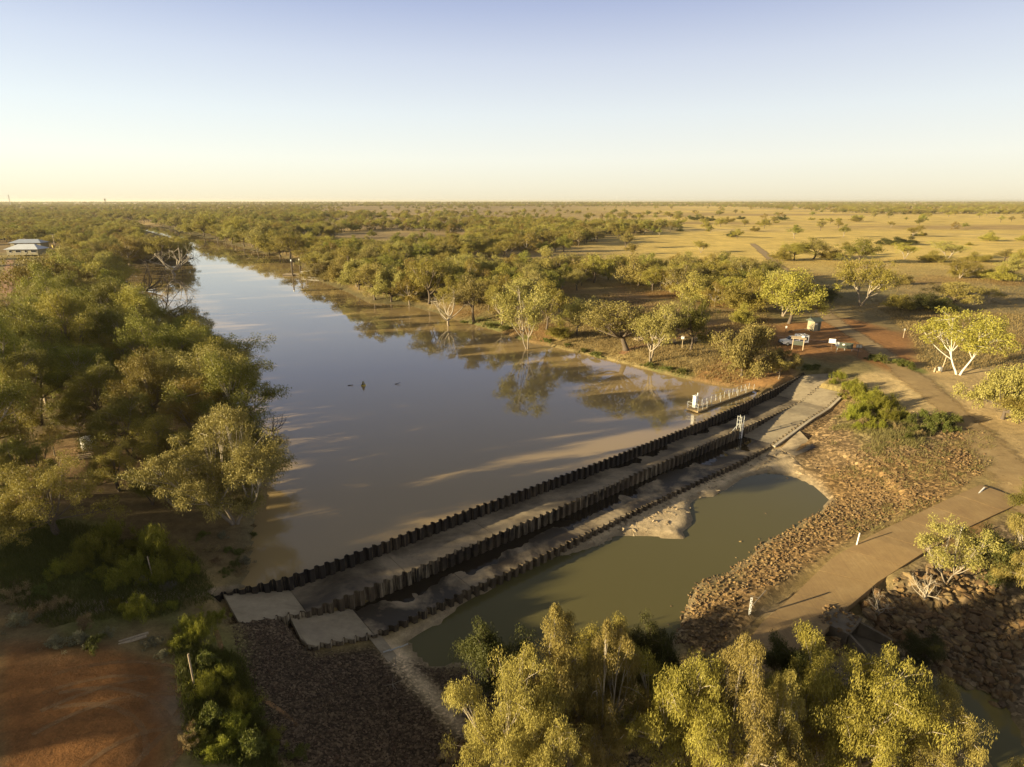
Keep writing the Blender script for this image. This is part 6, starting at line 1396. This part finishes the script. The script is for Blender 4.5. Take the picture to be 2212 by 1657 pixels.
for k, (px, py) in enumerate(((855, 1440), (848, 1480))):
    x, y, z = spot(px, py, -2.4); e = empty('dead_twigs', (x, y, z), k * 1.3, ['bleached twigs on the gravel, upper cluster', 'bleached twigs on the gravel, lower cluster'][k], 'twigs'); m = MB()
    for q in range(5): aa = rnd.uniform(0, 6.28); m.tube((0, 0, 0.05), (math.cos(aa) * 0.7, math.sin(aa) * 0.7, rnd.uniform(0.15, 0.6)), 0.025, 0.01, 5)
    m.build('twig', M['bark_dead'], e)
x, y, z = spot(384, 1100, 1.0); e = empty('fallen_tree', (x, y, z), 0, 'slanting pale dead trunk under the large corner gum', 'log'); m = MB(); m.tube((0, 0, 0), (-3.6, 1.8, 2.0), 0.16, 0.10, 8); m.tube((-3.6, 1.8, 2.0), (-7.0, 3.6, 3.2), 0.10, 0.04, 8); m.tube((-4.2, 2.1, 2.2), (-5.4, 1.6, 3.6), 0.05, 0.02, 6); m.build('log', M['bark_pale'], e)
x, y, z = spot(193, 968, 2.0); e = empty('water_tank', (x, y, z), 0, 'small white tank among the trees of the left bank', 'tank'); MB().tube((0, 0, 0), (0, 0, 1.3), 0.75, n=20).build('tank_body', M['white_paint'], e, True); MB().tube((0, 0, 1.3), (0, 0, 1.5), 0.75, 0.2, 20).build('lid', M['white_paint'], e)
x, y, z = spot(183, 992, 2.0); e = empty('timber_steps', (x, y, z), 0.5, 'set of pale timber steps on the ground below the white tank', 'steps')
for k in range(4): MB().box(-0.7, k * 0.42, 0.05 + k * 0.06, 0.7, k * 0.42 + 0.2, 0.13 + k * 0.06).build('step', M['timber'], e)

# ------------------------------------------------------------------ poles
def pole_px(px, py, top, label, arms=1, z=2.2, r=0.14, name='power_pole'):
    x, y, z = spot(px, py, z); h = height_for(x, y, z, top); e = empty(name, (x, y, z), 0.4, label, 'pole')
    MB().tube((0, 0, -0.2), (0, 0, h), r, r * 0.7, 10).build('pole_shaft', M['timber'], e)
    for k in range(arms):
        zz_ = h - 0.3 - k * 0.9; MB().box(-1.1, -0.06, zz_, 1.1, 0.06, zz_ + 0.14).build('cross_arm', M['timber'], e)
        for xx in (-1.0, -0.4, 0.4, 1.0): MB().tube((xx, 0, zz_ + 0.14), (xx, 0, zz_ + 0.34), 0.05, n=6).build('insulator', M['white_paint'], e)
    return e, h
e, h = pole_px(100, 880, 764, 'leaning-looking wooden power pole in the wood of the left bank', 1)
MB().box(-0.25, -0.3, h * 0.62, 0.25, 0.2, h * 0.62 + 0.5).build('pole_box', M['galv'], e)
e, h = pole_px(120, 538, 506, 'power pole with a yellow drum beside the pale roofed house', 1, r=0.2)
MB().tube((-0.9, 0, h * 0.1), (-0.9, 0, h * 0.1 + 1.6), 0.6, n=12).build('drum', M['yellow'], e)
e, h = pole_px(139, 540, 524, 'television aerial mast right of the power pole by the house', 2, r=0.08, name='aerial_mast')

# ------------------------------------------------------------------ houses
def house(px, py, W_, D_, Hw, Hr, yaw, rm, label, stumps=True, lift=0.0, nwin=4):
    x, y, z = spot(px, py, 2.2); r = empty('house', (x, y, z + lift), yaw, label, 'house')
    MB().box(-W_ / 2, -D_ / 2, 0.7 if stumps else 0, W_ / 2, D_ / 2, Hw).build('wall', M['wall_cream'], r)
    o_ = 0.9; m = MB(); rw = W_ / 2 - D_ / 2 * 0.8
    m.add([(-W_ / 2 - o_, -D_ / 2 - o_, Hw - 0.05), (W_ / 2 + o_, -D_ / 2 - o_, Hw - 0.05), (W_ / 2 + o_, D_ / 2 + o_, Hw - 0.05), (-W_ / 2 - o_, D_ / 2 + o_, Hw - 0.05), (-rw, 0, Hw + Hr), (rw, 0, Hw + Hr)], [(0, 1, 5, 4), (1, 2, 5), (2, 3, 4, 5), (3, 0, 4), (3, 2, 1, 0)])
    m.build('roof', rm, r)
    for k in range(nwin):
        xx = -W_ / 2 + (k + 0.5) * W_ / nwin; w2 = 1.3 if k % 2 else 0.7
        f = MB().box(xx - w2, -D_ / 2 - 0.06, Hw - 1.7, xx + w2, -D_ / 2 - 0.002, Hw - 0.5).build('window', M['white_paint'], r)
        MB().box(xx - w2 + 0.1, -D_ / 2 - 0.09, Hw - 1.6, xx + w2 - 0.1, -D_ / 2 - 0.062, Hw - 0.6).build('pane', M['glass'], f)
    if stumps:
        for k in range(6): MB().box(-W_ / 2 + 0.3 + k * (W_ - 0.9) / 5, -D_ / 2 + 0.2, -0.3, -W_ / 2 + 0.6 + k * (W_ - 0.9) / 5, -D_ / 2 + 0.5, 0.698).build('stump', M['timber_dark'], r)
house(62, 552, 15, 9, 3.6, 2.4, 0.12, M['roof_pale'], 'pale house on stumps with a white hipped roof at the left edge')
house(66, 535, 17, 8, 3.2, 2.0, 0.12, M['roof_blue'], 'blue-grey roofed building directly behind the white hipped house', False, 0, 3)
x, y, z = spot(566, 482, 2.1); e = empty('shed', (x, y, z), 0.3, 'tiny white shed in the woods beyond the river bend', 'shed'); MB().box(-3, -2.5, 0, 3, 2.5, 4.2).build('wall', M['white_paint'], e); m = MB(); m.add([(-3.3, -2.8, 4.2), (3.3, -2.8, 4.2), (3.3, 2.8, 4.2), (-3.3, 2.8, 4.2), (-3.3, 0, 5.4), (3.3, 0, 5.4)], [(0, 1, 5, 4), (2, 3, 4, 5), (1, 2, 5), (3, 0, 4), (3, 2, 1, 0)]); m.build('roof', M['roof_pale'], e)
def mast(px, dist, top, w, label, tank=False):
    x, y = at(px, 434 + 28 * FPX / dist * 1.0, 2.0); h = height_for(x, y, 2, top); e = empty('water_tower' if tank else 'radio_mast', (x, y, 2), 0, label, 'tower' if tank else 'mast')
    if tank:
        for xx in (-1, 1):
            for yy in (-1, 1): MB().tube((xx * w * 0.4, yy * w * 0.4, 0), (xx * w * 0.35, yy * w * 0.35, h * 0.7), w * 0.06, n=6).build('leg', M['timber_dark'], e)
        MB().tube((0, 0, h * 0.7), (0, 0, h), w * 0.6, n=14).build('tank_body', M['timber_dark'], e)
    else:
        for k in range(3): a = k * 2.094; MB().tube((math.cos(a) * w, math.sin(a) * w, 0), (math.cos(a) * w * 0.3, math.sin(a) * w * 0.3, h), w * 0.16, n=5).build('leg', M['galv'], e)
        for k in range(10): zz_ = h * (k + 0.5) / 10; ww = w * (1 - 0.7 * (k + 0.5) / 10); MB().tube((-ww, -ww * 0.5, zz_), (ww, 0.3 * ww, zz_ + h * 0.05), w * 0.1, n=4).build('brace', M['galv'], e)
mast(24, 2600, 421, 3.2, 'lattice radio mast on the horizon near the left edge')
mast(229, 3200, 429, 6.0, 'squat water tower on the horizon above the left wood', True)
mast(1332, 4200, 389, 1.3, 'hair thin radio mast standing on the horizon in the middle')

# ------------------------------------------------------------------ jetty, buoy, snags on the river
jx, jy = at(641, 593, 0.3); jt = empty('jetty', (jx, jy, 0), -0.12, 'floating jetty with two tall piles and a railed gangway by the right shore', 'jetty')
MB().box(-5.5, -1.6, -0.15, 2.2, 1.6, 0.45).build('pontoon', M['timber_dark'], jt)
for k in range(9): MB().box(-5.45 + k * 0.85, -1.62, 0.452, -4.65 + k * 0.85, 1.62, 0.53).build('plank', M['timber'], jt)
for xx, yy in ((-0.9, -1.9), (0.9, 1.9)):
    p_ = MB().tube((xx, yy, -1.5), (xx, yy, 6.0), 0.28, n=10).build('pile', M['timber_dark'], jt); MB().tube((xx, yy, 6.0), (xx, yy, 6.7), 0.3, n=10).build('cap', M['white_paint'], p_)
m = MB(); m.hexa([(2.2, -0.7, 0.3), (11, -0.7, 1.0), (11, 0.7, 1.0), (2.2, 0.7, 0.3), (2.2, -0.7, 0.5), (11, -0.7, 1.2), (11, 0.7, 1.2), (2.2, 0.7, 0.5)]); m.build('gangway', M['galv'], jt)
for yy in (-0.7, 0.7):
    MB().tube((2.2, yy, 1.6), (11, yy, 2.3), 0.06, n=6).build('rail', M['white_paint'], jt)
    for k in range(5): MB().tube((2.4 + k * 2.1, yy, 0.5 + k * 0.16), (2.4 + k * 2.1, yy, 1.6 + k * 0.17), 0.05, n=6).build('rail_post', M['white_paint'], jt)
bx_, by = at(785, 833, 0); bu = empty('buoy', (bx_, by, 0), 0, 'small yellowish buoy floating in the middle of the river', 'buoy')
MB().tube((0, 0, -0.2), (0, 0, 0.16), 0.42, 0.38, 14).build('float', M['yellow'], bu, True); MB().tube((0, 0, 0.16), (0, 0, 0.75), 0.30, 0.14, 12).build('cone', M['wall_cream'], bu, True); MB().tube((0, 0, 0.75), (0, 0, 0.95), 0.09, n=8).build('lamp', M['white_paint'], bu)
for k, (px, py) in enumerate(((757, 833), (859, 830))):
    x, y = at(px, py, 0); o = MB().tube((-0.45, 0, 0.02), (0.45, 0.1, 0.10 + 0.15 * k), 0.07, 0.04, 6).build('driftwood', M['timber_dark']); o.location = (x, y, 0); tag(o, ['short dark driftwood left of the buoy', 'small dark stick poking up right of the buoy'][k], 'driftwood')
for k, (px, py, l_, a) in enumerate(((1462, 805, 1.2, 0.3), (1262, 765, 0.8, 1.2), (1330, 784, 0.9, 0.7))):
    x, y = at(px, py, 0.05); o = MB().tube((0, 0, -0.1), (math.cos(a) * l_, math.sin(a) * l_, 0.7), 0.05, 0.02, 6).build('stick', M['bark_dead']); o.location = (x, y, 0); tag(o, ['pale stick at the waterline by the green clump', 'pale stick at the waterline left of the leaning gum', 'pale stick at the waterline below the leaning gum'][k], 'stick')
print('objects', len(bpy.data.objects))
